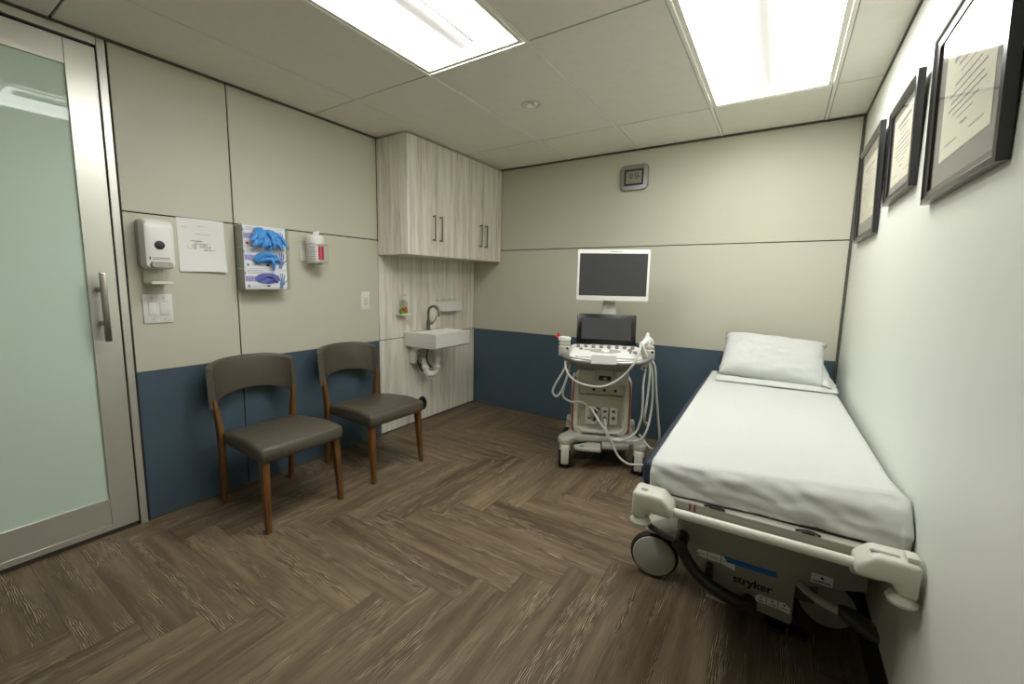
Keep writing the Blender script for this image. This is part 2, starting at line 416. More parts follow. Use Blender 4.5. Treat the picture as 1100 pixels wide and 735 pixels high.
w.box(XL-0.006, XL, Y_WOOD, YB-0.002, 0.012, Z_BLUE-0.003, 0.0008, 1); w.box(XL-0.006, XL, Y_WOOD, YB-0.002, Z_BLUE+0.003, 1.6, 0.0008, 1)
struct(w.build('laminate_wall', M['laminate']))
# back wall
w = MB(); w.mi = 2; w.box(XL-0.1, XR+0.1, YB+0.006, YB+0.12, 0, ZC+0.1)
w.mi = 0; w.box(XL+0.001, XR-0.016, YB, YB+0.02, Z_SEAM+G, ZC-0.014, 0.001, 1); w.box(XL+0.001, XR-0.016, YB, YB+0.02, Z_BLUE+0.0008, Z_SEAM-G, 0.001, 1)
w.mi = 1; w.box(XL+0.001, XR-0.016, YB, YB+0.02, 0.0, Z_BLUE-0.0008, 0.001, 1)
struct(w.build('wall_back', [M['beige'], M['blue'], M['groove']]))
struct(MB().box(XR, XR+0.12, YF-0.1, YB+0.1, 0, ZC+0.1).build('wall_right', M['paint']))
struct(MB().box(XL-0.1, XR+0.1, YF-0.12, YF, 0, ZC+0.1).build('wall_front', M['front_paint']))
struct(MB().box(XR-0.006, XR-0.0005, YF+0.001, YB-0.001, 0.0, 0.15, 0.001, 1).build('baseboard_right', M['basedark']))
b_ = MB(); b_.box(XL+0.006, XR-0.02, YB-0.005, YB-0.0005, 0.0, 0.012); struct(b_.build('baseboard_back', M['trimdark']))
t = MB(); t.box(XL, XR, YB-0.009, YB+0.01, ZC-0.012, ZC-0.0005); struct(t.build('trim_1', M['trimdark']))
t = MB(); t.box(XL-0.01, XL+0.008, YF, YB-0.01, ZC-0.011, ZC-0.0005); struct(t.build('trim_2', M['trimdark']))
t = MB(); t.box(XR-0.015, XR-0.001, YB-0.006, YB+0.015, 0.0, ZC-0.013); struct(t.build('trim_3', M['trimdark']))
t = MB(); t.box(XR-0.007, XR+0.002, YF, YB-0.01, ZC-0.008, ZC-0.0005); struct(t.build('trim_4', M['trimdark']))

# sliding glass door in its aluminium frame
t = MB(); t.box(XL-0.06, XL+0.004, 0.7045, 0.7345, 0.0, ZC-0.012, 0.0015, 1); t.box(XL-0.06, XL+0.004, -0.42, 0.7035, 2.345, ZC-0.012, 0.0015, 1)
t.mi = 1; t.box(XL-0.05, XL-0.012, 0.69, Y_JAMB+0.006, 0, ZC); t.box(XL-0.06, XL-0.02, -0.42, 0.70, 2.325, 2.35)
struct(t.build('trim_5', [M['alu'], M['duct']]))
door = MB()
door.box(XL-0.035, XL-0.0005, 0.594, 0.6985, 0.022, 2.332, 0.0012, 1)
door.box(XL-0.035, XL-0.0005, -0.41, -0.31, 0.022, 2.332, 0.0012, 1)
door.box(XL-0.035, XL-0.001, -0.3095, 0.5935, 2.222, 2.332, 0.0012, 1)
door.box(XL-0.035, XL-0.001, -0.3095, 0.5935, 0.022, 0.186, 0.0012, 1)
door.mi = 1; door.box(XL-0.03, XL-0.004, -0.4, 0.69, 0.004, 0.024)
D = struct(door.build('door_1', [M['alu'], M['groove']]))
g = MB().box(XL-0.024, XL-0.012, -0.315, 0.60, 0.18, 2.23).build('glass_pane', M['glass_green'], D); g['label'] = 'frosted green glass pane'
g = MB().box(XL-0.03, XL-0.0003, -0.4, 0.6985, 0.022, 0.052, 0.001, 1)
g.build('bottom_seal', M['alu'], D)
h = MB(); hx, hy = XL+0.062, 0.634
h.box(hx-0.008, hx+0.008, hy-0.012, hy+0.012, 0.985, 1.31, 0.003)
for z in (1.232, 1.07): h.cyl((XL-0.0005, hy-0.004, z), (hx, hy-0.004, z), 0.012, seg=16)
h.build('door_handle', M['steel'], D)

# ================================================================== CEILING LIGHTS
def troffer(x0, x1, y0, y1, label):
    cx, cy = (x0+x1)/2, (y0+y1)/2
    r = thing('ceiling_light', label, 'ceiling light', (cx, cy, ZC), group=None)
    f = MB(); e = 0.0115
    X0, X1, Y0, Y1 = x0+e, x1-e, y0+0.006, y1-0.006; wd = 0.022
    f.box(X0, X0+wd, Y0, Y1, ZC-0.002, ZC+0.010, 0.001, 1); f.box(X1-wd, X1, Y0, Y1, ZC-0.002, ZC+0.010, 0.001, 1)
    f.box(X0+wd, X1-wd, Y0, Y0+wd, ZC-0.002, ZC+0.010, 0.001, 1); f.box(X0+wd, X1-wd, Y1-wd, Y1, ZC-0.002, ZC+0.010, 0.001, 1)
    f.build('frame', M['tbar'], r)
    d = MB()
    for s in (-1, 1):
        def fn(u, v, s=s):
            x = cx+s*(0.03+u*((X1-X0)/2-wd-0.03)); return (x, Y0+wd+v*(Y1-Y0-2*wd), ZC+0.012+0.05*math.sin(PI*(0.12+0.88*(1-u))*0.5)**1.0*(1 if u < 1 else 0.2))
        d.grid(fn, 10, 2)
    for (yy, k) in ((Y0+wd, 1), (Y1-wd, -1)): d.box(X0+wd, X1-wd, yy-0.001, yy+0.001, ZC+0.006, ZC+0.065)
    d.box(X0+wd, X0+wd+0.002, Y0+wd, Y1-wd, ZC+0.004, ZC+0.02); d.box(X1-wd-0.002, X1-wd, Y0+wd, Y1-wd, ZC+0.004, ZC+0.02)
    d.build('diffuser', M['lamp'], r)
    b = MB(); n = 10; L = []
    for k in range(n+1):
        a = PI+PI*k/n; L.append((cx+0.050*math.cos(a), ZC+0.034+0.018*math.sin(a)))
    b.prism(L, Y0+0.075, Y1-0.075, 'y'); b.build('center_basket', M['basket'], r)
    return r
troffer(*LIGHTS[0], 'bright recessed ceiling panel over the room\'s middle, nearer the glass door')
troffer(*LIGHTS[1], 'bright recessed ceiling panel above the bed, near the white wall')
r = thing('downlight', 'small round recessed downlight with faceted reflector in a ceiling tile', 'downlight', (-1.392, 2.388, ZC))
d = MB(); d.lathe([(0.047, 0.004), (0.049, -0.0035), (0.062, -0.003), (0.066, -0.0005), (0.066, 0.002), (0.048, 0.006)], (-1.392, 2.388, ZC), seg=40, cap=False); d.build('trim_ring', M['ring'], r)
d = MB()
d.loft([[(-1.392+rr*math.cos(2*PI*k/8+0.3), 2.388+rr*math.sin(2*PI*k/8+0.3), ZC+z) for k in range(8)] for rr, z in ((0.0495, -0.0015), (0.048, 0.002), (0.040, 0.03), (0.026, 0.065))], cap=False)
d.build('reflector', M['chrome'], r, angle=10)
d = MB(); d.cyl((-1.392, 2.388, ZC+0.055), (-1.392, 2.388, ZC+0.075), 0.028, seg=16); d.cyl((-1.392, 2.388, ZC+0.035), (-1.392, 2.388, ZC+0.056), 0.012, seg=16); d.build('lamp', M['bulb'], r)

# ================================================================== WALL CABINETS, SINK
FX = -2.3955
def cabinet(y0, y1, label, end):
    r = thing('wall_cabinet', label, 'cabinet', (XL, (y0+y1)/2, 1.498), group='laminate wall cabinets over the sink')
    b = MB(); b.box(XL+0.002, FX-0.019, y0, y1, 1.498, ZC-0.014, 0.0008, 1); b.build('body', M['laminate_end'], r)
    ym = (y0+y1)/2
    for (a, c_, hy) in ((y0+0.001, ym-0.0012, ym-0.041), (ym+0.0012, y1-0.001, ym+0.041)):
        dd = MB().box(FX-0.018, FX, a, c_, 1.498, ZC-0.016, 0.0008, 1).build('door', M['laminate'], r)
        hh = MB(); hh.box(FX+0.024, FX+0.034, hy-0.005, hy+0.005, 1.617, 1.822, 0.0015)
        for z in (1.627, 1.812): hh.box(FX-0.0005, FX+0.03, hy-0.005, hy+0.005, z-0.005, z+0.005, 0.001, 1)
        hh.build('handle', M['steel'], dd)
    return r
cabinet(Y_WOOD, 2.9405, 'grey wood-grain wall cabinet over the sink with the exposed end panel', True)
cabinet(2.9425, YB-0.012, 'grey wood-grain wall cabinet tight in the corner against the back wall', False)

# wall-hung basin
S0, S1, SX0, SX1, SZ0, SZ1 = 2.575, 3.030, XL+0.001, -2.358, 0.728, 0.857
r = thing('wall_sink', 'white rectangular ceramic wall-hung sink on the wood-grain panel', 'sink', (XL, (S0+S1)/2, SZ0))
bs = MB(); b = bmesh.new()
def ringr(x0, x1, y0, y1, z): return [(x0, y0, z), (x1, y0, z), (x1, y1, z), (x0, y1, z)]
rings = [ringr(SX0, SX1-0.018, S0+0.008, S1-0.008, SZ0), ringr(SX0, SX1-0.006, S0+0.002, S1-0.002, SZ0+0.012), ringr(SX0, SX1, S0, S1, SZ1-0.004), ringr(SX0, SX1-0.003, S0+0.003, S1-0.003, SZ1),
         ringr(SX0+0.11, SX1-0.020, S0+0.02, S1-0.02, SZ1), ringr(SX0+0.115, SX1-0.026, S0+0.026, S1-0.026, SZ1-0.008), ringr(SX0+0.14, SX1-0.055, S0+0.06, S1-0.06, SZ0+0.035)]
bs.loft(rings); bs.build('basin', M['ceramic'], r, angle=30)
dx, dy = -2.55, 2.792
p = MB(); p.cyl((dx, dy, 0.60), (dx, dy, SZ0+0.002), 0.029); p.cyl((dx, dy, SZ0-0.03), (dx, dy, SZ0+0.001), 0.036, 0.04)
p.cyl((dx, dy, 0.585), (dx, dy, 0.625), 0.035, bev=0.003); p.build('tailpiece', M['pvc'], r)
p = MB()
p.tube([(dx, dy, 0.60), (dx, dy, 0.53), (dx-0.006, dy-0.01, 0.485), (dx-0.03, dy-0.038, 0.468), (dx-0.055, dy-0.066, 0.485), (dx-0.062, dy-0.075, 0.53), (dx-0.075, dy-0.075, 0.58), (dx-0.11, dy-0.06, 0.605), (XL+0.002, dy-0.05, 0.61)], 0.0285, seg=14)
p.cyl((dx-0.03, dy-0.038, 0.428), (dx-0.03, dy-0.038, 0.462), 0.016, bev=0.003); p.cyl((dx-0.062, dy-0.075, 0.52), (dx-0.063, dy-0.075, 0.55), 0.036, bev=0.004); p.cyl((dx, dy, 0.52), (dx, dy, 0.548), 0.036, bev=0.004)
p.build('drain_trap', M['pvc'], r)
p = MB(); p.prism([(XL+0.001, 0.727), (XL+0.15, 0.727), (XL+0.15, 0.712), (XL+0.075, 0.69), (XL+0.06, 0.57), (XL+0.001, 0.57)], 2.635, 2.672, 'y', 0.004); p.build('support_bracket', M['ceramic'], r)
p = MB(); p.tube([(dx-0.03, dy-0.07, 0.725), (dx-0.04, dy-0.085, 0.62), (dx-0.02, dy-0.07, 0.55), (dx-0.04, dy-0.03, 0.53), (dx-0.1, dy-0.02, 0.56), (XL+0.003, dy, 0.58)], 0.006)
p.tube([(XL+0.05, 2.66, 0.725), (XL+0.06, 2.672, 0.6), (XL+0.075, 2.69, 0.52), (XL+0.06, 2.74, 0.49), (XL+0.02, 2.76, 0.52), (XL+0.003, 2.76, 0.54)], 0.006); p.build('supply_hose', M['rubber'], r)
# tap
fx, fy = -2.652, 2.795
r = thing('faucet', 'brushed nickel gooseneck faucet with side lever on the white sink', 'faucet', (fx, fy, SZ1))
p = MB(); p.cyl((fx, fy, SZ1), (fx, fy, SZ1+0.008), 0.026, bev=0.002); p.cyl((fx, fy, SZ1+0.006), (fx, fy, SZ1+0.09), 0.019, 0.0165); p.build('body', M['darksteel'], r)
p = MB(); pts = [(fx, fy, SZ1+0.085), (fx, fy, SZ1+0.15)]
for k in range(9):
    a = PI-PI*k/8*1.02; pts.append((fx+0.062+0.062*math.cos(a), fy, SZ1+0.155+0.062*math.sin(a)))
pts.append((pts[-1][0]+0.001, fy, pts[-1][2]-0.022))
p.tube(pts, 0.0115, seg=12, sub=3); p.build('spout', M['darksteel'], r)
p = MB(); p.cyl((fx+0.012, fy+0.012, SZ1+0.062), (fx+0.03, fy+0.032, SZ1+0.066), 0.013); p.tube([(fx+0.028, fy+0.03, SZ1+0.066), (fx+0.042, fy+0.044, SZ1+0.09), (fx+0.05, fy+0.05, SZ1+0.128)], 0.006, taper=0.0045); p.build('lever', M['darksteel'], r)

# soap shelf with bottle, white basket
r = thing('soap_shelf', 'small clear acrylic shelf holding the soap bottle above the sink', 'shelf', (XL, 2.535, 1.005))
p = MB(); p.box(XL+0.001, XL+0.004, 2.475, 2.585, 1.005, 1.135, 0.001, 1); p.build('back_plate', M['offwhite'], r)
p = MB(); p.box(XL+0.004, XL+0.085, 2.475, 2.585, 1.005, 1.012, 0.001, 1); p.box(XL+0.08, XL+0.085, 2.475, 2.585, 1.012, 1.022, 0.001, 1); p.build('ledge', M['white'], r)
bx, by = XL+0.042, 2.535
r = thing('soap_bottle', 'clear pump soap bottle with green soap and red print beside faucet', 'soap bottle', (bx, by, 1.0125))
p = MB(); p.lathe([(0.0, 1.0128), (0.030, 1.0128), (0.033, 1.018), (0.033, 1.055), (0.0, 1.0555)], (bx, by, 0)); p.build('liquid', M['soapgreen'], r)
p = MB(); p.lathe([(0.0, 1.0122), (0.031, 1.0122), (0.0345, 1.018), (0.0345, 1.10), (0.03, 1.118), (0.014, 1.128), (0.013, 1.14), (0.0, 1.141)], (bx, by, 0)); p.build('bottle', M['bottleclear'], r)
p = MB(); p.lathe([(0.0165, 1.134), (0.0165, 1.15), (0.006, 1.153), (0.005, 1.175), (0.0, 1.175)], (bx, by, 0)); p.box(bx-0.008, bx+0.034, by-0.007, by+0.007, 1.172, 1.183, 0.003); p.build('pump', M['offwhite'], r)
p = MB(); p.mi = 0
for (a, z, s) in ((-0.9, 1.06, 0.011), (-0.55, 1.05, 0.009), (-0.3, 1.066, 0.010)): p.cyl((bx+0.034*math.cos(a), by+0.034*math.sin(a), z), (bx+0.0362*math.cos(a), by+0.0362*math.sin(a), z), s, seg=10)
p.build('label', M['red'], r)
r = thing('wall_basket', 'white slotted plastic basket on the wood-grain wall beyond the faucet', 'basket', (XL, 3.14, 1.02))
p = MB(); by0, by1, bz0, bz1, bd = 3.02, 3.265, 1.015, 1.095, 0.085
p.box(XL+0.001, XL+0.005, by0, by1, bz0, bz1+0.012, 0.001, 1); p.box(XL+0.005, XL+bd, by0, by1, bz0, bz0+0.006, 0.001, 1)
for z in (bz0+0.006, bz0+0.0225, bz0+0.039, bz0+0.0555, bz0+0.071):
    p.box(XL+bd-0.004, XL+bd, by0, by1, z, z+0.015, 0.001, 1); p.box(XL+0.005, XL+bd-0.004, by0, by0+0.004, z, z+0.015, 0.001, 1); p.box(XL+0.005, XL+bd-0.004, by1-0.004, by1, z, z+0.015, 0.001, 1)
for k in range(5): p.box(XL+bd-0.006, XL+bd-0.003, by0+0.004+k*0.057, by0+0.01+k*0.057, bz0, bz1+0.006)
p.build('slotted_bin', M['white'], r)
p = MB(); p.box(XL+0.0012, XL+0.004, by0-0.045, by1+0.02, bz1+0.012, bz1+0.03, 0.001, 1)
for y in (by0-0.03, by0+0.07, by0+0.16): p.cyl((XL+0.006, y, bz1+0.01), (XL+0.006, y, bz1+0.055), 0.004, seg=8)
p.build('hook_rail', M['acrylic'], r)
# round dark paddle low on the laminate
r = thing('knee_paddle', 'black round paddle low on the wood-grain wall behind the farther chair', 'paddle', (XL, 2.62, 0.2))
p = MB(); p.cyl((-2.553, 2.6, 0.24), (-2.535, 2.604, 0.243), 0.057, seg=28, bev=0.004); p.build('disc', M['black'], r)
p = MB(); p.tube([(XL+0.002, 2.60, 0.24), (-2.62, 2.60, 0.24), (-2.55, 2.603, 0.24)], 0.011, seg=10, smooth=False); p.cyl((XL+0.001, 2.60, 0.24), (XL+0.012, 2.60, 0.24), 0.03, bev=0.002); p.build('arm', M['steel'], r)

# ================================================================== THINGS ON THE LEFT WALL
def wallT(y, z, off=0.0):   # text plane on the left wall: right is +y, out is +x
    return Matrix.Translation((XL+off, y, z)) @ Matrix(((0, 0, 1, 0), (1, 0, 0, 0), (0, 1, 0, 0), (0, 0, 0, 1)))
def squiggle(m, T, x0, x1, y, h, seed, th=0.0006, dash=0.004):
    rnd = random.Random(seed); x = x0
    while x < x1:
        L_ = dash*(0.5+rnd.random())
        m.box(x, min(x+L_*0.8, x1), y-h/2*(0.6+0.4*rnd.random()), y+h/2*(0.6+0.4*rnd.random()), 0, th, T=T); x += L_
def marks(parent, m, T, lines, name='lettering', ext=0.0006):
    for (x0, x1, y, h, seed, *dash) in lines:
        q = MB(); squiggle(q, T, x0, x1, y, h, seed, ext, dash[0] if dash else 0.004); q.build(name, m, parent)
# sanitiser dispenser
r = thing('sanitizer_dispenser', 'white wall hand sanitizer dispenser with round dark window, above the double switch', 'dispenser', (XL, 0.845, 1.25))
def rsec(x, y0, y1, z0, z1, rad, n=5): return [(x, (y0+y1)/2+u, (z0+z1)/2+v) for u, v in rrect(y1-y0, z1-z0, rad, n)]
p = MB(); p.loft([rsec(XL+0.001, 0.785, 0.912, 1.338, 1.582, 0.022), rsec(XL+0.05, 0.785, 0.912, 1.338, 1.580, 0.022)]); p.build('back_housing', M['cartgrey'], r)
p = MB(); p.loft([rsec(XL+0.0505, 0.784, 0.913, 1.336, 1.583, 0.022), rsec(XL+0.085, 0.785, 0.912, 1.336, 1.578, 0.022), rsec(XL+0.108, 0.790, 0.908, 1.340, 1.562, 0.022), rsec(XL+0.114, 0.802, 0.896, 1.350, 1.54, 0.018)])
p.build('front_cover', M['white'], r)
p = MB(); p.cyl((XL+0.113, 0.846, 1.452), (XL+0.1165, 0.846, 1.452), 0.0215, seg=28, bev=0.001); p.build('window', M['black'], r)
p = MB(); p.loft([rsec(XL+0.112, 0.801, 0.898, 1.338, 1.372, 0.014), rsec(XL+0.126, 0.808, 0.891, 1.342, 1.368, 0.012)]); p.build('push_bar', M['cartgrey'], r)
p = MB(); T = wallT(0.835, 1.385, 0.1142); p.box(-0.034, -0.029, -0.006, 0.008, 0, 0.0005, T=T); p.build('print_mark', M['inkdark'], r)
marks(r, M['inkdark'], T, [(-0.022, 0.05, 0.004, 0.003, 3), (-0.022, 0.05, -0.003, 0.003, 4)])
p = MB(); p.box(XL+0.001, XL+0.012, 0.800, 0.895, 1.262, 1.345, 0.003); p.box(XL+0.012, XL+0.115, 0.800, 0.895, 1.258, 1.266, 0.003); p.box(XL+0.104, XL+0.112, 0.803, 0.892, 1.264, 1.272, 0.003); p.build('drip_tray', M['offwhite'], r)
p = MB(); p.cyl((XL+0.06, 0.848, 1.315), (XL+0.06, 0.848, 1.338), 0.012, bev=0.002); p.build('nozzle', M['offwhite'], r)
# switch plates
def rocker(p, y, z, T0=0.0): p.box(XL+0.005, XL+0.0095, y-0.0165, y+0.0165, z-0.033, z+0.033, 0.002)
r = thing('light_switch', 'white double rocker switch plate below the hand sanitizer dispenser', 'light switch', (XL, 0.853, 1.07), group='white switch plates on the panelled wall')
p = MB(); p.box(XL+0.001, XL+0.0065, 0.79, 0.916, 1.055, 1.205, 0.002); p.build('plate', M['white'], r)
for y in (0.829, 0.877):
    p = MB(); p.box(XL+0.0055, XL+0.007, y-0.020, y+0.020, 1.092, 1.168, 0.001, 1); p.build('rocker_frame', M['offwhite'], r)
    p = MB(); rocker(p, y, 1.13); p.T = Matrix(); p.build('rocker', M['white'], r)
for y in (0.829, 0.877):
    for z in (1.075, 1.185): MB().cyl((XL+0.006, y, z), (XL+0.0072, y, z), 0.003, seg=10).build('screw', M['midgrey'], r)
r = thing('light_switch', 'white single switch plate beside the wood-grain panel, above the farther chair', 'light switch', (XL, 2.169, 1.07), group='white switch plates on the panelled wall')
p = MB(); p.box(XL+0.001, XL+0.0065, 2.129, 2.209, 1.058, 1.207, 0.002); p.build('plate', M['white'], r)
p = MB(); rocker(p, 2.169, 1.132); p.build('rocker', M['offwhite'], r)
for z in (1.1405, 1.110): MB().box(XL+0.0093, XL+0.0105, 2.164, 2.174, z-0.0022, z+0.0022).build('indicator', M['midgrey'], r)
# paper notice
r = MB()
def pf(u, v):
    y = 0.962+u*0.228; z = 1.326+v*0.287+0.002*math.sin(u*3); return (XL+0.0022+0.012*(1-v)**3*(0.4+u)+0.001*math.sin(u*6+v*4), y, z)
r.grid(pf, 12, 12)
r.T = Matrix.Translation((-0.0006, 0, 0)); r.grid(pf, 12, 12); r.T = Matrix()
notice = tag(r.build('paper_notice', M['paper'], loc=(XL, 1.076, 1.47)), 'white sheet of paper with faint pencil sketch taped beside the sanitizer', 'notice')
T = wallT(1.08, 1.47, 0.0052)
marks(notice, M['ink'], T, [(-0.035, 0.035, 0.062, 0.0022, 5)]+[(-0.06+0.02*k, 0.0+0.02*k, 0.024-0.016*k, 0.0034, 20+k) for k in range(4)]+[(-0.1, -0.07, 0.095, 0.002, 40), (-0.02, 0.03, 0.105, 0.002, 41)])
p = MB(); rnd = random.Random(11); px_, py_ = -0.075, 0.0
for k in range(34):      # one continuous scribble wandering across the sheet
    if k % 2:
        qx = min(0.085, px_+rnd.uniform(-0.008, 0.027)); p.box(min(px_, qx), max(px_, qx)+0.0008, py_-0.0005, py_+0.0005, 0, 0.0004, T=T); px_ = qx
    else:
        qy = max(-0.032, min(0.03, rnd.gauss(0.0, 0.015))); p.box(px_-0.0005, px_+0.0005, min(py_, qy), max(py_, qy), 0, 0.0004, T=T); py_ = qy
p.build('sketch_marking', M['ink'], notice)

# glove rack with three boxes
GX = XL+0.088
r = thing('glove_rack', 'clear acrylic glove box rack holding three white glove boxes on the wall', 'rack', (XL, 1.40, 1.228))
p = MB(); p.box(XL+0.001, XL+0.0038, 1.245, 1.575, 1.228, 1.612, 0.0008, 1); p.build('back_plate', M['acrylic'], r)
p = MB(); p.box(XL+0.004, GX+0.006, 1.245, 1.248, 1.228, 1.60, 0.0008, 1); p.box(XL+0.004, GX+0.006, 1.507, 1.510, 1.228, 1.60, 0.0008, 1)
p.box(XL+0.004, GX+0.006, 1.248, 1.507, 1.2255, 1.2285, 0.0008, 1); p.box(GX+0.0035, GX+0.006, 1.248, 1.507, 1.228, 1.243, 0.0008, 1); p.build('holder', M['acrylic'], r)
rows = [(1.229, 1.3525, 'violet nitrile glove box at the bottom of the acrylic rack', 'nitrile_violet', 0), (1.3535, 1.477, 'light blue glove box in the middle of the acrylic rack', 'nitrile', 1), (1.478, 1.606, 'blue glove box at the top of the rack with a bunch of gloves pulled out', 'nitrile', 2)]
def glove_puff(p, yc, zc, wy, hz, out, seed, lobes):
    rnd = random.Random(seed)
    for k in range(lobes):
        a = rnd.uniform(-1, 1); l = rnd.uniform(0.6, 1.0)
        y0 = yc+a*wy*0.55; z0 = zc+rnd.uniform(-0.2, 0.35)*hz
        tilt = a*0.9+rnd.uniform(-0.3, 0.3)
        pts = []
        for s in range(5):
            t = s/4; pts.append((GX+0.004+out*(0.15+math.sin(t*2.2)*l*0.9), y0+math.sin(tilt)*t*wy*0.55, z0+(0.25-t*(0.9+0.4*rnd.random()))*hz*0.62))
        p.tube(pts, rnd.uniform(0.014, 0.021), seg=8, sub=3, taper=0.010, flat=0.5)
for z0, z1, lb, gm, nl in rows:
    r = thing('glove_box', lb, 'glove box', (XL+0.05, 1.378, z0), group='glove boxes in the wall rack')
    p = MB(); p.mi = 0; p.box(XL+0.006, GX, 1.251, 1.503, z0, z1, 0.001, 1); bx_ = p.build('carton', [M['box']], r)
    for f in bx_.data.polygons: pass
    p = MB(); p.box(XL+0.008, GX-0.002, 1.2503, 1.2512, z0+0.003, z1-0.003); p.build('side_print', M['boxside'], r)
    zc = (z0+z1)/2; T = wallT(1.377, zc, GX-XL+0.0002)
    p = MB(); p.box(-0.124, 0.02, -0.014, 0.018, 0, 0.0006, T=T); p.build('printed_band', M['boxband'], r)
    marks(r, M['ink'], T, [(-0.112, -0.02+0.02*q, 0.052-0.008*q, 0.003, 60+q+nl*7) for q in range(3)]+[(-0.08, -0.004, -0.040, 0.004, 70+nl), (0.075, 0.118, 0.054, 0.003, 74+nl), (0.095, 0.118, -0.03, 0.003, 77+nl)])
    MB().box(-0.0, 0.018, -0.045, -0.035, 0, 0.0006, T=T).build('print_mark', M['inkdark'], r); MB().box(-0.126, -0.121, 0.025, 0.045, 0, 0.0006, T=T).build('print_mark', M['handprint'], r)
    p = MB(); p.box(-0.112, -0.098, -0.047, -0.034, 0, 0.0007, T=T); p.build('square_logo', M['red'] if nl == 2 else M['handprint'], r)
    # printed hand
    p = MB(); hx0, hz0 = 0.092, -0.012
    p.prism([(hx0-0.016, hz0-0.045), (hx0+0.002, hz0-0.047), (hx0+0.018, hz0-0.004), (hx0-0.006, hz0+0.006), (hx0-0.014, hz0-0.01)], 0.0003, 0.0009, 'z', T=T)
    for (ax, az, bx2, bz) in ((-0.008, 0.0, -0.024, 0.038), (-0.002, 0.004, -0.009, 0.05), (0.005, 0.004, 0.005, 0.052), (0.012, 0.0, 0.019, 0.042), (0.012, -0.014, 0.034, 0.008)):
        dv = Vector((bx2-ax, bz-az)); nv = Vector((-dv.y, dv.x)).normalized()*0.0036
        p.prism([(hx0+ax+nv.x, hz0+az+nv.y), (hx0+ax-nv.x, hz0+az-nv.y), (hx0+bx2-nv.x*0.7, hz0+bz-nv.y*0.7), (hx0+bx2+nv.x*0.7, hz0+bz+nv.y*0.7)], 0.0003, 0.0009, 'z', T=T)
    p.build('printed_hand', M['handprint'], r)
    # oval opening and the gloves in it
    p = MB(); ov = [(0.005+0.075*math.cos(2*PI*k/28), 0.0+0.038*math.sin(2*PI*k/28)*(1.0 if math.sin(2*PI*k/28) > 0 else 0.75)) for k in range(28)]
    p.prism(ov, 0.0006, 0.0016, 'z', T=T); p.build('opening', M['nitrile_violet'] if nl == 0 else M['nitrile'], r)
    if nl == 0:
        p = MB(); p.tube([T @ Vector((-0.055, -0.012, 0.003)), T @ Vector((-0.01, 0.018, 0.006)), T @ Vector((0.03, 0.012, 0.006)), T @ Vector((0.065, -0.02, 0.003))], 0.008, seg=8, flat=0.6)
        p.tube([T @ Vector((0.0, -0.02, 0.003)), T @ Vector((0.03, -0.004, 0.006)), T @ Vector((0.06, -0.012, 0.004))], 0.007, seg=8, flat=0.6)
        p.build('glove', M['nitrile_violet'], r)
    elif nl == 1:
        p = MB(); p.tube([T @ Vector((-0.065, -0.018, 0.004)), T @ Vector((-0.03, 0.016, 0.02)), T @ Vector((0.01, 0.022, 0.022)), T @ Vector((0.05, 0.002, 0.014)), T @ Vector((0.078, -0.02, 0.006))], 0.024, seg=10, taper=0.014, flat=0.8)
        p.tube([T @ Vector((-0.055, -0.02, 0.006)), T @ Vector((-0.01, -0.006, 0.02)), T @ Vector((0.05, -0.006, 0.014))], 0.02, seg=10, flat=0.8)
        p.tube([T @ Vector((0.02, 0.005, 0.02)), T @ Vector((0.032, -0.03, 0.03)), T @ Vector((0.030, -0.070, 0.024))], 0.021, seg=10, taper=0.011, flat=0.6); p.build('glove', M['nitrile'], r)
    else:
        p = MB(); glove_puff(p, 1.382, zc+0.0, 0.108, 0.10, 0.05, 5, 26); p.tube([T @ Vector((0.012, -0.02, 0.03)), T @ Vector((0.018, -0.055, 0.035)), T @ Vector((0.014, -0.082, 0.028))], 0.013, seg=8, taper=0.009, flat=0.7)
        p.tube([T @ Vector((0.03, 0.02, 0.03)), T @ Vector((0.07, 0.0, 0.03)), T @ Vector((0.10, -0.022, 0.02))], 0.014, seg=8, taper=0.01, flat=0.8); p.build('glove', M['nitrile'], r)

# wipes canister in its bracket
wy, wx = 1.722, XL+0.062
r = thing('wipes_bracket', 'clear wall bracket holding the white wipes canister', 'bracket', (XL, wy, 1.40))
p = MB(); p.box(XL+0.001, XL+0.004, wy-0.078, wy+0.07, 1.42, 1.535, 0.001, 1); p.build('wall_plate', M['offwhite'], r)
p = MB()
for z in (1.412, 1.528):
    p.tube([(XL+0.006, wy-0.062, z), (XL+0.11, wy-0.062, z), (XL+0.125, wy-0.05, z), (XL+0.125, wy+0.05, z), (XL+0.11, wy+0.062, z), (XL+0.006, wy+0.062, z)], 0.0022, seg=6, smooth=False)
for y in (wy-0.05, wy+0.0, wy+0.05): p.tube([(XL+0.006, y, 1.4), (XL+0.125, y, 1.4), (XL+0.1255, y, 1.528)], 0.0022, seg=6, smooth=False)
p.build('wire_cradle', M['cartgrey'], r)
r = thing('wipes_canister', 'white canister of wipes with a crimson label, in the wall bracket', 'canister', (wx, wy, 1.404))
p = MB(); p.lathe([(0.0, 1.4035), (0.052, 1.4035), (0.055, 1.408), (0.055, 1.53), (0.0, 1.531)], (wx, wy, 0), seg=32); p.build('body', M['white'], r)
p = MB(); p.lathe([(0.0565, 1.528), (0.0575, 1.532), (0.0575, 1.566), (0.054, 1.580), (0.046, 1.588), (0.0, 1.589)], (wx, wy, 0), seg=32); p.build('cap', M['white'], r)
p = MB()
def flab(a0, a1, z0, z1, rr): return lambda u, v: (wx+rr*math.cos(a0+(a1-a0)*u), wy+rr*math.sin(a0+(a1-a0)*u), z0+(z1-z0)*v)
p.grid(flab(-0.25, 0.65, 1.425, 1.518, 0.0556), 10, 1); p.build('label', M['wipelabel'], r)
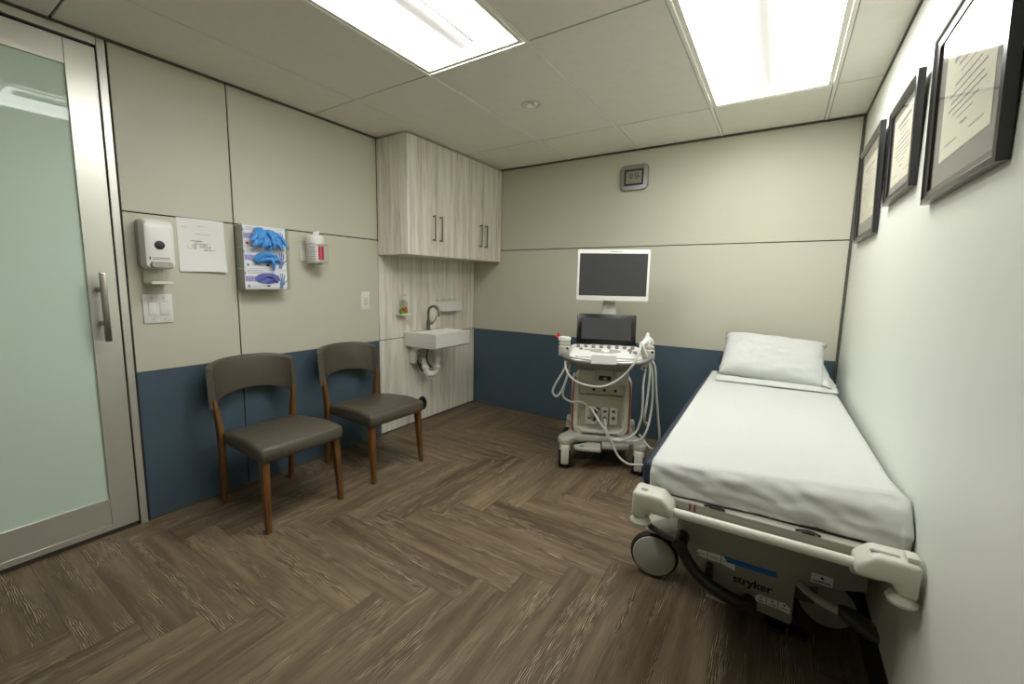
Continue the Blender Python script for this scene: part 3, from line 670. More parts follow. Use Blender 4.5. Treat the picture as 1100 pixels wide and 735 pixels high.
for k in range(6): MB().grid(flab(-1.25, -0.45-0.05*(k % 3), 1.43+k*0.015, 1.434+k*0.015, 0.0556), 8, 1).build('lettering', M['ink'], r)
MB().grid(flab(-0.1, 0.4, 1.408, 1.414, 0.0557), 6, 1).build('lettering', M['ink'], r)
p = MB(); p.grid(lambda u, v: (wx+0.004*math.sin(v*5)+0.01*v, wy-0.020+0.045*u+0.006*v, 1.587+0.036*v*(0.6+0.4*u)), 6, 6); p.T = Matrix.Translation((0.001, 0, 0)); p.grid(lambda u, v: (wx+0.004*math.sin(v*5)+0.01*v, wy-0.020+0.045*u+0.006*v, 1.587+0.036*v*(0.6+0.4*u)), 6, 6)
p.build('wipe', M['paper'], r)

# ================================================================== BACK WALL CLOCK
cx_, cz_ = -1.0895, 2.166
r = thing('wall_clock', 'small silver digital wall clock high on the back wall', 'clock', (cx_, YB, cz_))
p = MB()
def csec(y, w, h, rad): return [(cx_+u, y, cz_+v) for u, v in rrect(w, h, rad, 6)]
p.loft([csec(YB-0.001, 0.225, 0.195, 0.04), csec(YB-0.014, 0.235, 0.207, 0.045), csec(YB-0.026, 0.222, 0.192, 0.04), csec(YB-0.028, 0.16, 0.135, 0.01), csec(YB-0.024, 0.155, 0.130, 0.008)]); p.build('case', M['silver'], r)
p = MB(); p.prism([(cx_+u, cz_+v) for u, v in rrect(0.153, 0.126, 0.008)], YB-0.0265, YB-0.0235, 'y'); p.build('bezel', M['bezel'], r)
p = MB(); p.box(cx_-0.064, cx_+0.064, YB-0.0275, YB-0.0262, cz_-0.048, cz_+0.050); p.build('display', M['lcd'], r)
CT = Matrix.Translation((cx_, YB-0.0276, cz_)) @ Matrix(((1, 0, 0, 0), (0, 0, -1, 0), (0, 1, 0, 0), (0, 0, 0, 1)))
SEG = {'0': 'abcdef', '1': 'bc', '2': 'abged', '3': 'abgcd', '4': 'fgbc', '5': 'afgcd', '6': 'afgedc', '7': 'abc', '8': 'abcdefg', '9': 'abcdfg'}
def sevenseg(p, s, x, y, w, h, th, T):
    for ch in s:
        if ch == ':':
            for q in (-0.2, 0.2): p.box(x, x+th, y+q*h-th/2, y+q*h+th/2, 0, 0.0004, T=T)
            x += th*2.6; continue
        for sg in SEG[ch]:
            R_ = {'a': (x, x+w, y+h/2-th, y+h/2), 'd': (x, x+w, y-h/2, y-h/2+th), 'g': (x, x+w, y-th/2, y+th/2), 'f': (x, x+th, y, y+h/2), 'b': (x+w-th, x+w, y, y+h/2), 'e': (x, x+th, y-h/2, y), 'c': (x+w-th, x+w, y-h/2, y)}[sg]
            p.box(*R_, 0, 0.0004, T=T)
        x += w*1.35
p = MB(); xq = -0.048
for ch in '10:56':
    p = MB(); sevenseg(p, ch, xq, 0.010, 0.016, 0.040, 0.0042, CT); p.build('colon_lettering' if ch == ':' else 'digit_lettering', M['inkdark'], r); xq += 0.0109 if ch == ':' else 0.0216
p = MB()
for k in range(5): p.box(-0.045+k*0.02, -0.033+k*0.02, -0.038, -0.033, 0, 0.0004, T=CT)
p.build('date_lettering', M['inkdark'], r)

# ================================================================== FRAMED CERTIFICATES (right wall)
def picture(y0, y1, z0, z1, label, fw, mw, lean, seed):
    r = thing('framed_certificate', label, 'framed certificate', (XR, (y0+y1)/2, z0), group='black framed certificates on the white wall')
    # local plane: u runs towards -y (right as seen by a viewer), v up, w out of the wall (-x)
    H = z1-z0
    T = Matrix.Translation((XR-0.0015, y1, z0)) @ Matrix.Rotation(-lean, 4, 'Y') @ Matrix(((0, 0, -1, 0), (-1, 0, 0, 0), (0, 1, 0, 0), (0, 0, 0, 1)))
    W_ = y1-y0; d = 0.021
    p = MB()
    prof = [(0, 0), (0, d), (fw*0.35, d+0.002), (fw*0.55, d-0.003), (fw, d-0.006), (fw, 0)]
    cor = [(0, 0, 1, 1), (W_, 0, -1, 1), (W_, H, -1, -1), (0, H, 1, -1)]
    rings = [[(cx+sx*a, cy+sy*a, w_) for a, w_ in prof] for cx, cy, sx, sy in cor]; rings.append(rings[0])
    p.loft(rings, cap=False, T=T); p.box(0.004, W_-0.004, 0.004, H-0.004, 0.0002, 0.004, T=T); fr = p.build('frame', M['frame'], r, angle=25)
    p = MB(); p.box(fw-0.002, W_-fw+0.002, fw-0.002, H-fw+0.002, 0.0045, 0.0075, T=T); p.build('mat_board', M['matboard'], r)
    p = MB(); p.box(fw+mw, W_-fw-mw, fw+mw*1.05, H-fw-mw*0.9, 0.0077, 0.0085, T=T); p.build('certificate', M['cream'], r)
    x0, x1 = fw+mw, W_-fw-mw; zb, zt = fw+mw*1.05, H-fw-mw*0.9; cw, chh = x1-x0, zt-zb; TL_ = T @ Matrix.Translation((0, 0, 0.0086))
    marks(r, M['ink'], TL_, [(x0+cw*(0.5-wd/2), x0+cw*(0.5+wd/2), zb+chh*f, hh*0.6, seed+k, 0.007 if hh > 0.01 else 0.004) for k, (f, wd, hh) in enumerate(((0.86, 0.62, 0.026), (0.78, 0.4, 0.014), (0.70, 0.3, 0.006), (0.62, 0.5, 0.010), (0.55, 0.7, 0.010), (0.48, 0.62, 0.008), (0.42, 0.72, 0.008), (0.36, 0.5, 0.007), (0.30, 0.3, 0.006), (0.22, 0.12, 0.010)))]
          +[(x0+cw*f, x0+cw*(f+0.26), zb+chh*0.12, 0.003, seed+30) for f in (0.12, 0.62)], ext=0.0004)
    p = MB(); p.box(fw-0.001, W_-fw+0.001, fw-0.001, H-fw+0.001, 0.0108, 0.0122, T=T); p.build('glass', M['pane'], r)
picture(1.268, 1.822, 1.558, 2.035, 'black framed certificate on the white wall, above the foot of the stretcher', 0.034, 0.062, 0.030, 100)
picture(2.022, 2.485, 1.655, 2.040, 'black framed certificate on the white wall, hanging between the other two certificates', 0.030, 0.032, 0.030, 200)
picture(2.672, 3.310, 1.566, 2.078, 'black framed certificate on the white wall, beside the back wall corner', 0.032, 0.065, 0.030, 300)

# ================================================================== CHAIRS
def make_chair(loc, label):
    r = thing('side_chair', label, 'chair', loc, group='brown side chairs along the panelled wall')
    # local: +x is the front of the chair
    p = MB()
    def sq(x, z0, z1, hw, rad): return [(x, u, (z0+z1)/2+v) for u, v in rrect(2*hw, z1-z0, rad, 5)]
    p.loft([sq(-0.215, 0.380, 0.412, 0.17, 0.014), sq(-0.232, 0.370, 0.424, 0.188, 0.016), sq(-0.205, 0.366, 0.436, 0.204, 0.02), sq(-0.05, 0.368, 0.456, 0.217, 0.022), sq(0.12, 0.370, 0.466, 0.228, 0.024), sq(0.235, 0.370, 0.456, 0.234, 0.024), sq(0.258, 0.372, 0.450, 0.234, 0.02), sq(0.268, 0.380, 0.440, 0.229, 0.016)])
    p.build('seat', M['leather'], r, local=True, angle=60)
    p = MB(); seams = MB()
    # back band: curved in plan, ends wrapped forward, lower edge arched
    secs = []
    n = 22
    for k in range(n+1):
        s = -1+2*k/n; a = abs(s)
        y = 0.236*math.sin(s*1.45)/math.sin(1.45)
        x = -0.330+0.115*(1-math.cos(s*1.45))/(1-math.cos(1.45))
        z1 = 0.834-0.040*a**2.2; z0 = 0.632-0.062*a**1.8
        th = 0.038 if a < 0.97 else 0.034
        nx, ny = math.cos(s*1.25), -math.sin(s*1.25)     # inward normal in plan
        tilt = 0.022
        ring = []
        for u, v in rrect(th, z1-z0, 0.0125, 4):
            zz = (z0+z1)/2+v; lean_ = -tilt*(v/(z1-z0)+0.5)
            ring.append((x+nx*u+lean_, y+ny*u, zz))
        secs.append(ring)
    p.loft(secs); p.build('backrest', M['leather'], r, local=True, angle=50)
    def leg(x0, y0, w0, d0, x1, y1, w1, d1, z0, z1):
        m = MB(); q = lambda x, y, w_, d_, z: [(x+u, y+v, z) for u, v in rrect(d_, w_, 0.006, 2)]
        m.loft([q(x0, y0, w0, d0, z0), q(x1, y1, w1, d1, z1)]); return m
    for s in (-1, 1):
        leg(0.258, s*0.212, 0.026, 0.028, 0.232, s*0.203, 0.040, 0.042, 0.0, 0.392).build('leg', M['chairwood'], r, local=True)
        m = MB(); q = lambda x, y, w_, d_, z: [(x+u, y+v, z) for u, v in rrect(d_, w_, 0.006, 2)]
        m.loft([q(-0.247, s*0.198, 0.026, 0.032, 0), q(-0.222, s*0.205, 0.030, 0.042, 0.30), q(-0.216, s*0.210, 0.030, 0.044, 0.44), q(-0.219, s*0.2235, 0.024, 0.032, 0.585), q(-0.222, s*0.2245, 0.018, 0.020, 0.62)])
        m.build('leg', M['chairwood'], r, local=True)
    m = MB(); m.box(-0.18, 0.20, -0.17, 0.17, 0.352, 0.376, 0.004); m.build('seat_frame', M['chairwood'], r, local=True)
    return r
chair = make_chair((-2.36, 1.25, 0), 'brown vinyl side chair with walnut legs, nearer the glass door')
dup(chair, (-2.352, 1.912, 0), 'brown vinyl side chair with walnut legs, nearer the sink')

# ================================================================== ULTRASOUND CART
CO, CR = (-0.9735, 2.756, 0), math.radians(21.76)
cart = thing('ultrasound_cart', 'ivory ultrasound cart with monitor, touch panel and keyboard before the blue wall', 'ultrasound machine', CO, CR)
def part(m, name, mt, parent=None, **k): return m.build(name, mt, parent or cart, local=True, **k)
# base platform
p = MB()
base = [(-0.30, 0.045), (-0.305, -0.01), (-0.285, -0.045), (-0.245, -0.052), (-0.215, -0.03), (-0.18, 0.03), (-0.08, 0.06), (0.10, 0.06), (0.19, 0.03), (0.215, -0.03), (0.245, -0.052), (0.285, -0.045), (0.305, -0.01), (0.30, 0.045), (0.24, 0.16), (0.23, 0.40), (0.27, 0.46), (0.27, 0.54), (0.20, 0.55), (0.14, 0.48), (-0.14, 0.48), (-0.20, 0.55), (-0.27, 0.54), (-0.27, 0.46), (-0.23, 0.40), (-0.24, 0.16)]
p.prism(base, 0.165, 0.215, 'z', 0.014, 3); part(p, 'base', M['cartgrey'])
p = MB(); p.prism([(-0.195, -0.03), (-0.18, -0.075), (-0.135, -0.085), (-0.005, -0.085), (-0.005, 0.055), (-0.09, 0.055)], 0.150, 0.172, 'z', 0.006); foot = part(p, 'foot_rest', M['cartgrey'])
p = MB(); p.cyl((-0.135, -0.045, 0.1715), (-0.135, -0.045, 0.1735), 0.016, seg=20); part(p, 'green_mark', M['green'], foot)
p = MB(); p.prism([(0.002, -0.02), (0.10, -0.02), (0.19, 0.0), (0.19, 0.05), (0.002, 0.055)], 0.155, 0.185, 'z', 0.006); part(p, 'front_step', M['cartgrey'])
p = MB(); p.box(-0.17, 0.17, 0.08, 0.5, 0.10, 0.17, 0.01); part(p, 'underbody', M['cartdark'])
for (u, v, rot) in ((-0.255, 0.0, 0.1), (0.255, 0.0, -0.15), (-0.235, 0.50, 0.5), (0.235, 0.50, -0.6)):
    T = Matrix.Translation((u, v, 0)) @ Matrix.Rotation(rot, 4, 'Z')
    p = MB(); p.cyl((-0.042, 0, 0.058), (-0.019, 0, 0.058), 0.058, seg=28, bev=0.006, T=T); p.cyl((0.019, 0, 0.058), (0.042, 0, 0.058), 0.058, seg=28, bev=0.006, T=T); wh = part(p, 'caster', M['rubber'])
    p = MB(); p.prism([(-0.062, 0.04), (-0.066, 0.08), (-0.05, 0.168), (0.05, 0.168), (0.06, 0.08), (0.05, 0.04)], -0.0185, 0.0185, 'x', 0.006, T=T)
    p.cyl((0, -0.02, 0.13), (0, -0.02, 0.17), 0.037, seg=20, T=T); p.prism([(-0.026, 0.035), (0.026, 0.035), (0.028, 0.168), (-0.028, 0.168)], -0.068, -0.055, 'y', 0.006, T=T); part(p, 'caster_cover', M['cart'], wh)
# column body with recessed port panel
p = MB()
def bsec(w, d0, d1, z, u=-0.012): return [(u+a, (d0+d1)/2+b_, z) for a, b_ in rrect(w, d1-d0, 0.05, 5)]
p.loft([bsec(0.36, 0.14, 0.50, 0.20), bsec(0.40, 0.135, 0.50, 0.26), bsec(0.40, 0.14, 0.49, 0.50), bsec(0.385, 0.15, 0.46, 0.60), bsec(0.34, 0.16, 0.44, 0.635)]); part(p, 'column', M['cart'])
p = MB(); c0 = (-0.012, 0.415); o1 = rrect(0.392, 0.415, 0.06, 6); i1 = rrect(0.325, 0.345, 0.03, 6)
p.loft([[(c0[0]+a, 0.15, c0[1]+b_) for a, b_ in o1], [(c0[0]+a*0.985, 0.112, c0[1]+b_*0.985) for a, b_ in o1], [(c0[0]+a, 0.110, c0[1]+b_) for a, b_ in i1], [(c0[0]+a*0.97, 0.128, c0[1]+b_*0.97) for a, b_ in i1]]); face = part(p, 'front_panel', M['cart'], angle=30)
p = MB(); p.box(-0.160, 0.136, 0.1215, 0.127, 0.270, 0.500, 0.002, 1); p.box(-0.170, 0.146, 0.120, 0.127, 0.508, 0.565, 0.004, 2); part(p, 'recess_plate', M['cartrecess'], face)
p = MB()
for u in (-0.067, 0.008, 0.085): p.cyl((u, 0.117, 0.541), (u, 0.1215, 0.541), 0.010, seg=14)
p.box(-0.165, 0.14, 0.1195, 0.1215, 0.503, 0.506); part(p, 'ports', M['black'], face)
for (a, b_, z0, z1) in ((-0.118, -0.066, 0.288, 0.415), (-0.058, -0.022, 0.30, 0.41), (-0.006, 0.040, 0.293, 0.412), (0.052, 0.104, 0.296, 0.414)):
    dark = a == -0.058
    p = MB(); p.box(a, b_, 0.098 if not dark else 0.1195, 0.1225, z0, z1, 0.003); cn = part(p, 'probe_connector', M['black'] if dark else M['cart'])
    if not dark:
        p = MB(); uc = (a+b_)/2; p.cyl((uc, 0.092, (z0+z1)/2-0.01), (uc, 0.0985, (z0+z1)/2-0.01), 0.013, seg=14); p.box(uc-0.012, uc+0.012, 0.0965, 0.0985, z1-0.03, z1-0.012); part(p, 'latch', M['cartdark'], cn)
p = MB(); p.box(-0.145, 0.125, 0.07, 0.13, 0.232, 0.250, 0.006); part(p, 'port_shelf', M['cart'])
for s in (-1, 1):
    u0 = -0.012+s*0.203
    p = MB(); p.tube([(u0-s*0.012, 0.15, 0.215), (u0, 0.15, 0.26), (u0, 0.15, 0.50), (u0-s*0.004, 0.155, 0.57), (u0-s*0.018, 0.165, 0.612)], 0.006, seg=8, sub=4); part(p, 'edge_stripe', M['orange'])
    p = MB(); p.prism([(0.165, 0.22), (0.47, 0.22), (0.46, 0.50), (0.40, 0.60), (0.19, 0.60), (0.165, 0.52)], u0-s*0.004, u0+s*0.012, 'x', 0.005); part(p, 'side_cover', M['cart'])
# neck lobes, dock, undertray
p = MB()
for (a, b_) in ((-0.182, -0.055), (0.065, 0.172)): p.box(a, b_, 0.09, 0.30, 0.598, 0.70, 0.022, 3)
p.box(-0.07, 0.08, 0.11, 0.32, 0.60, 0.70, 0.012, 2); part(p, 'neck', M['cart'])
p = MB(); p.box(-0.036, 0.048, 0.085, 0.13, 0.618, 0.648, 0.004); dk = part(p, 'dock', M['black'])
p = MB(); p.box(-0.005, 0.02, 0.08, 0.087, 0.624, 0.642, 0.002, 1); part(p, 'dock_button', M['cartgrey'], dk)
p = MB(); p.box(-0.178, 0.164, 0.01, 0.34, 0.708, 0.742, 0.012, 3); part(p, 'undertray', M['cartdark'])
# console with keys
p = MB(); KT = Matrix.Translation((-0.003, 0.015, 0.835)) @ Matrix.Rotation(math.radians(17), 4, 'X')
p.prism(rrect(0.485, 0.235, 0.05, 5), -0.030, 0.0, 'z', 0.007, 2, T=KT); cons = part(p, 'console', M['white'])
p = MB(); p.prism(rrect(0.41, 0.28, 0.06, 5), -0.078, -0.032, 'z', 0.014, 3, T=Matrix.Translation((0, 0.06, 0.0)) @ KT); part(p, 'console_underside', M['midgrey'], cons)
for k in range(8):
    p = MB(); u = -0.186+k*0.053; p.cyl((u, 0.066+0.004*(k % 2), 0.0), (u, 0.066+0.004*(k % 2), 0.016), 0.0135, 0.012, seg=16, bev=0.002, T=KT); part(p, 'control_knob', M['midgrey'], cons)
for (u, v, rr) in ((-0.165, 0.03, 0.012), (0.165, 0.036, 0.015), (0.195, 0.006, 0.013), (0.165, 0.0, 0.008)):
    p = MB(); p.cyl((u, v, 0), (u, v, 0.01), rr, seg=16, bev=0.002, T=KT); part(p, 'control_knob', M['midgrey'], cons)
p = MB()
for k in range(6): p.box(-0.14+k*0.012, -0.131+k*0.012, 0.022, 0.03, 0, 0.004, T=KT)
part(p, 'key', M['midgrey'], cons)
p = MB(); p.prism([(0.0+0.105*math.cos(2*PI*k/32), 0.012+0.028*math.sin(2*PI*k/32)) for k in range(32)], 0.0, 0.004, 'z', T=KT); part(p, 'key_ring', M['cartgrey'], cons)
p = MB(); p.lathe([(0.027, 0.003), (0.026, 0.008), (0.018, 0.014), (0.0, 0.018)], (0.0, 0.012, 0), seg=24, T=KT); part(p, 'trackball', M['white'], cons)
p = MB(); p.prism(rrect(0.40, 0.034, 0.012, 4), 0.0005, 0.012, 'z', 0.004, T=KT @ Matrix.Translation((0, -0.082, 0))); part(p, 'wrist_rest', M['white'], cons)
p = MB(); p.tube([(-0.262, 0.14, 0.83), (-0.285, 0.03, 0.825), (-0.272, -0.06, 0.805), (-0.21, -0.115, 0.792), (-0.10, -0.135, 0.786), (0.0, -0.14, 0.785), (0.10, -0.135, 0.787), (0.205, -0.115, 0.795), (0.268, -0.06, 0.81), (0.28, 0.03, 0.828), (0.257, 0.14, 0.835)], 0.019, seg=12, sub=4); part(p, 'front_handle', M['silver'])
p = MB(); p.box(-0.097, 0.062, -0.163, -0.157, 0.783, 0.842, 0.001, 1, T=Matrix.Translation((0, 0, 0))); part(p, 'card_label', M['paper'])
# touch panel
TT = Matrix.Translation((0.0, 0.135, 0.872)) @ Matrix.Rotation(math.radians(90-12), 4, 'X')
p = MB(); p.prism(rrect(0.412, 0.218, 0.014, 4), -0.022, 0.0, 'z', 0.004, 2, T=TT @ Matrix.Translation((0, 0.109, 0))); tp = part(p, 'touch_panel', M['bezel'])
p = MB(); p.box(-0.172, 0.172, 0.035, 0.190, 0.0002, 0.0012, T=TT); part(p, 'touch_screen', M['screen'], tp)
# monitor on its neck
MT = Matrix.Translation((0.032, 0.215, 1.361)) @ Matrix.Rotation(math.radians(3), 4, 'Z') @ Matrix.Rotation(math.radians(90), 4, 'X')
p = MB(); p.prism(rrect(0.505, 0.364, 0.012, 4), -0.04, 0.0, 'z', 0.005, 2, T=MT); mon = part(p, 'monitor', M['white'])
p = MB(); p.box(-0.236, 0.236, -0.146, 0.154, 0.0002, 0.0015, T=MT); part(p, 'monitor_screen', M['screen'], mon)
p = MB(); p.prism([(-0.03, -0.182), (0.03, -0.182), (0.012, -0.193), (-0.012, -0.193)], -0.015, 0.002, 'z', 0.001, 1, T=MT); p.box(-0.03, 0.06, 0.166, 0.170, 0.0002, 0.001, T=MT); part(p, 'badge', M['silver'], mon)
p = MB(); p.loft([[(0.02+a, 0.29+b_, z) for a, b_ in rrect(w_, 0.05, 0.012, 3)] for w_, z in ((0.13, 0.85), (0.12, 1.0), (0.10, 1.12), (0.085, 1.22), (0.08, 1.40))]); p.box(-0.02, 0.07, 0.25, 0.30, 1.33, 1.41, 0.006); p.box(-0.10, 0.12, 0.14, 0.33, 0.715, 0.86, 0.012); part(p, 'monitor_arm', M['cart'])
# probe holders at both sides
for s in (-1, 1):
    uc = s*0.278
    p = MB(); p.box(uc-0.042, uc+0.036, -0.035, 0.11, 0.80, 0.872, 0.010, 3); p.box(uc-0.04, uc+0.034, -0.02, 0.10, 0.872, 0.895, 0.006, 2); hd = part(p, 'probe_holder', M['cartgrey'])
    p = MB(); p.cyl((uc+0.018, -0.030, 0.857), (uc+0.018, -0.0365, 0.857), 0.008, seg=12); part(p, 'holder_hole', M['black'], hd)
    p = MB(); p.box(s*0.262-0.02, s*0.262+0.02, 0.02, 0.05, 0.74, 0.80, 0.004); p.tube([(s*0.235, -0.01, 0.745), (s*0.245, -0.03, 0.735), (s*0.262, -0.035, 0.745)], 0.004, seg=6); part(p, 'cable_hook', M['offwhite'], hd)
p = MB(); p.loft([[(-0.325+k2, 0.02+a, 0.915+b_) for a, b_ in rrect(w_, h_, 0.006, 3)] for k2, w_, h_ in ((0.0, 0.03, 0.026), (0.02, 0.05, 0.034), (0.06, 0.05, 0.034), (0.085, 0.03, 0.02))]); pr = part(p, 'probe', M['white'])
p = MB(); p.cyl((-0.345, 0.02, 0.925), (-0.310, 0.02, 0.933), 0.013, 0.009, seg=12, bev=0.003); p.cyl((-0.33, 0.02, 0.93), (-0.325, 0.02, 0.953), 0.008, seg=10); part(p, 'red_cap', M['red'], pr)
p = MB(); p.lathe([(0.014, 0.87), (0.022, 0.89), (0.028, 0.92), (0.026, 0.94), (0.014, 0.955), (0.010, 0.975), (0.0, 0.982)], (0.268, 0.02, 0), seg=16); part(p, 'probe', M['white'])
p = MB(); p.tube([(0.225, -0.02, 0.895), (0.255, 0.0, 0.925), (0.285, 0.03, 0.935), (0.305, 0.05, 0.90)], 0.019, seg=10, sub=3, taper=0.013); part(p, 'probe', M['white'])
CAB = [[(-0.266, -0.06, 0.775), (-0.262, -0.10, 0.735), (-0.233, -0.12, 0.683), (-0.17, -0.12, 0.640), (-0.078, -0.12, 0.622), (0.0, -0.12, 0.630), (0.07, -0.12, 0.667), (0.127, -0.13, 0.724), (0.175, -0.15, 0.800), (0.207, -0.12, 0.88), (0.218, -0.03, 0.915)],
       [(-0.265, 0.0, 0.735), (-0.29, 0.0, 0.675), (-0.333, 0.0, 0.597), (-0.352, 0.0, 0.535), (-0.324, 0.0, 0.505), (-0.284, 0.0, 0.56), (-0.252, 0.0, 0.669), (-0.24, 0.0, 0.735)],
       [(-0.243, 0.02, 0.735), (-0.262, 0.05, 0.62), (-0.282, 0.05, 0.535), (-0.278, 0.05, 0.490), (-0.226, 0.05, 0.458), (-0.167, 0.085, 0.452), (-0.115, 0.095, 0.43), (-0.092, 0.093, 0.36)],
       [(0.225, -0.03, 0.915), (0.250, -0.06, 0.86), (0.272, -0.05, 0.80), (0.287, -0.05, 0.713), (0.280, -0.05, 0.534), (0.272, -0.04, 0.40), (0.30, 0.05, 0.33), (0.32, 0.2, 0.30)],
       [(0.285, 0.0, 0.80), (0.308, 0.0, 0.716), (0.318, 0.0, 0.60), (0.32, 0.0, 0.50), (0.300, -0.04, 0.36), (0.262, -0.05, 0.268), (0.20, -0.03, 0.232), (0.12, 0.02, 0.222)],
       [(0.262, -0.02, 0.74), (0.250, -0.05, 0.64), (0.254, -0.05, 0.50), (0.248, -0.05, 0.40), (0.215, -0.05, 0.297), (0.133, -0.04, 0.236), (0.06, 0.0, 0.225)],
       [(0.30, 0.06, 0.80), (0.332, 0.05, 0.74), (0.350, 0.05, 0.578), (0.372, 0.05, 0.40), (0.392, 0.06, 0.22), (0.36, 0.16, 0.12), (0.28, 0.25, 0.19)],
       [(-0.092, 0.092, 0.345), (-0.078, 0.02, 0.42), (-0.05, -0.06, 0.405), (-0.017, -0.09, 0.362), (0.028, -0.1, 0.31), (0.062, -0.1, 0.242), (0.109, -0.11, 0.152), (0.172, -0.12, 0.110), (0.244, -0.1, 0.10), (0.33, -0.06, 0.095), (0.36, 0.05, 0.10)],
       [(0.017, 0.092, 0.340), (0.022, 0.05, 0.32), (0.030, 0.02, 0.26), (0.06, 0.0, 0.222), (0.12, 0.03, 0.222)],
       [(-0.092, 0.093, 0.36), (-0.07, 0.06, 0.42), (-0.035, 0.07, 0.40), (-0.03, 0.085, 0.34), (-0.06, 0.085, 0.30), (-0.092, 0.092, 0.32)]]
for c_ in CAB: part(MB().tube(c_, 0.0075, seg=8, sub=6), 'probe_cable', M['cable'])

# ================================================================== STRETCHER
bed = thing('hospital_stretcher', 'grey wheeled hospital stretcher along the white wall, carrying the white-sheeted mattress', 'stretcher', (0, 2.45, 0))
MX0, MX1 = -0.372, 0.338
def bp(m, name, mt, parent=None, **k): return m.build(name, mt, parent or bed, **k)
p = MB(); p.box(-0.335, 0.322, 1.50, 3.40, 0.537, 0.5845, 0.006, 2)
p.box(-0.385, -0.34, 1.56, 3.36, 0.543, 0.5845, 0.008, 2); p.box(0.305, 0.33, 1.56, 3.36, 0.543, 0.5845, 0.008, 2); bp(p, 'litter_deck', M['bedgrey'])
p = MB(); p.box(-0.392, -0.384, 1.58, 3.30, 0.560, 0.574, 0.002, 1); bp(p, 'side_rail_strip', M['label_blue'])
p = MB(); p.prism([(-0.30, 0.588), (-0.302, 0.528), (0.292, 0.528), (0.29, 0.588)], 1.452, 1.484, 'y', 0.006, 2); p.box(-0.30, 0.29, 1.452, 1.488, 0.580, 0.593, 0.003, 2); fas = bp(p, 'foot_board', M['bedgrey'])
def faceT(x, z, y): return Matrix.Translation((x, y, z)) @ Matrix(((1, 0, 0, 0), (0, 0, -1, 0), (0, 1, 0, 0), (0, 0, 0, 1)))
text('number_sticker', '11', 0.030, M['inkred'], fas, faceT(-0.196, 0.5775, 1.4512), bold=0.0012)
p = MB(); p.box(-0.235, -0.165, 1.4505, 1.4522, 0.538, 0.543); bp(p, 'grey_tape', M['cartgrey'], fas)
for x in (-0.315, -0.132, 0.112, 0.296):
    p = MB(); p.box(x-0.016, x+0.016, 1.4495, 1.461, 0.5933, 0.601, 0.002); p.tube([(x-0.03, 1.456, 0.595), (x, 1.455, 0.602), (x+0.03, 1.456, 0.595)], 0.003, seg=6); bp(p, 'strap_buckle', M['black'])
# corner bumpers and push bar
def bumper(s, ox, extra):
    P2 = [(0.0, 0.620), (0.092, 0.620), (0.128, 0.585), (0.128, 0.553), (0.052, 0.557), (0.040, 0.528), (0.0, 0.528)]
    poly = [(ox+s*a, z) for a, z in P2]
    p = MB(); p.prism(poly, 1.374, 1.462, 'y', 0.013, 3); p.box(min(ox+s*0.02, ox+s*0.115), max(ox+s*0.02, ox+s*0.115), 1.44, 1.50, 0.535, 0.584, 0.01, 2); b_ = bp(p, 'corner_bumper', M['bedlight'])
    p = MB(); xc = ox+s*0.026; p.lathe([(0.0, 0.498), (0.020, 0.499), (0.032, 0.505), (0.034, 0.513), (0.028, 0.522), (0.022, 0.531)], (xc, 1.402, 0), seg=24); bp(p, 'bumper_wheel', M['bedlight'], b_)
    p = MB()
    if s > 0: p.prism([(ox+0.034+a, 1.405+c2) for a, c2 in rrect(0.024, 0.017, 0.0082, 5)], 0.6192, 0.6212, 'z'); bp(p, 'bumper_cap', M['midgrey'], b_)
    else:
        p.prism([(ox-0.068+a, 1.408+c2) for a, c2 in rrect(0.062, 0.012, 0.0055, 5)], 0.6192, 0.6208, 'z'); bp(p, 'slot', M['midgrey'], b_)
        p = MB(); p.box(ox-0.030, ox-0.003, 1.39, 1.43, 0.617, 0.634, 0.006, 2); bp(p, 'latch_knob', M['bedlight'], b_)
        p = MB(); p.box(ox-0.126, ox-0.055, 1.44, 1.50, 0.518, 0.556, 0.008, 2); bp(p, 'lower_bracket', M['bedgrey'], b_)
bumper(1, -0.373, 0); bumper(-1, 0.338, 0)
p = MB(); p.cyl((-0.262, 1.41, 0.567), (0.230, 1.412, 0.569), 0.0145, seg=18); bp(p, 'push_bar', M['bedlight'])
# base hood
HY = 1.72
p = MB()
hood = [(-0.275, 0.46), (-0.275, 0.31), (-0.215, 0.20), (-0.15, 0.138), (-0.05, 0.122), (0.115, 0.106), (0.122, 0.115), (0.122, 0.262), (0.135, 0.275), (0.16, 0.272), (0.19, 0.285), (0.25, 0.295), (0.31, 0.315), (0.31, 0.46)]
p.prism(hood, HY, HY+0.05, 'y', 0.005, 2); p.prism([(-0.275, 0.46), (-0.275, 0.30), (0.31, 0.30), (0.31, 0.46)], HY+0.045, 3.22, 'y', 0.02, 2); hd = bp(p, 'base_hood', M['hood'])
p = MB(); p.box(-0.22, 0.20, HY+0.1, 3.1, 0.14, 0.30, 0.02, 2); bp(p, 'base_frame', M['cartdark'])
for y in (2.0, 2.9): bp(MB().cyl((-0.0, y, 0.44), (0.0, y, 0.57), 0.055, seg=20), 'lift_column', M['cartdark'])
text('maker_lettering', 'stryker', 0.043, M['black'], hd, faceT(-0.006, 0.213, HY-0.0006), bold=0.0011)
p = MB(); p.prism([(-0.106, 0.288), (0.066, 0.288), (0.066, 0.267), (-0.090, 0.267)], HY-0.0012, HY+0.001, 'y'); bp(p, 'blue_stripe', M['label_blue'], hd)
def stk(pl):
    st = MB(); st.prism(pl, HY-0.0011, HY+0.001, 'y'); bp(st, 'instruction_sticker', M['sticker'], hd)
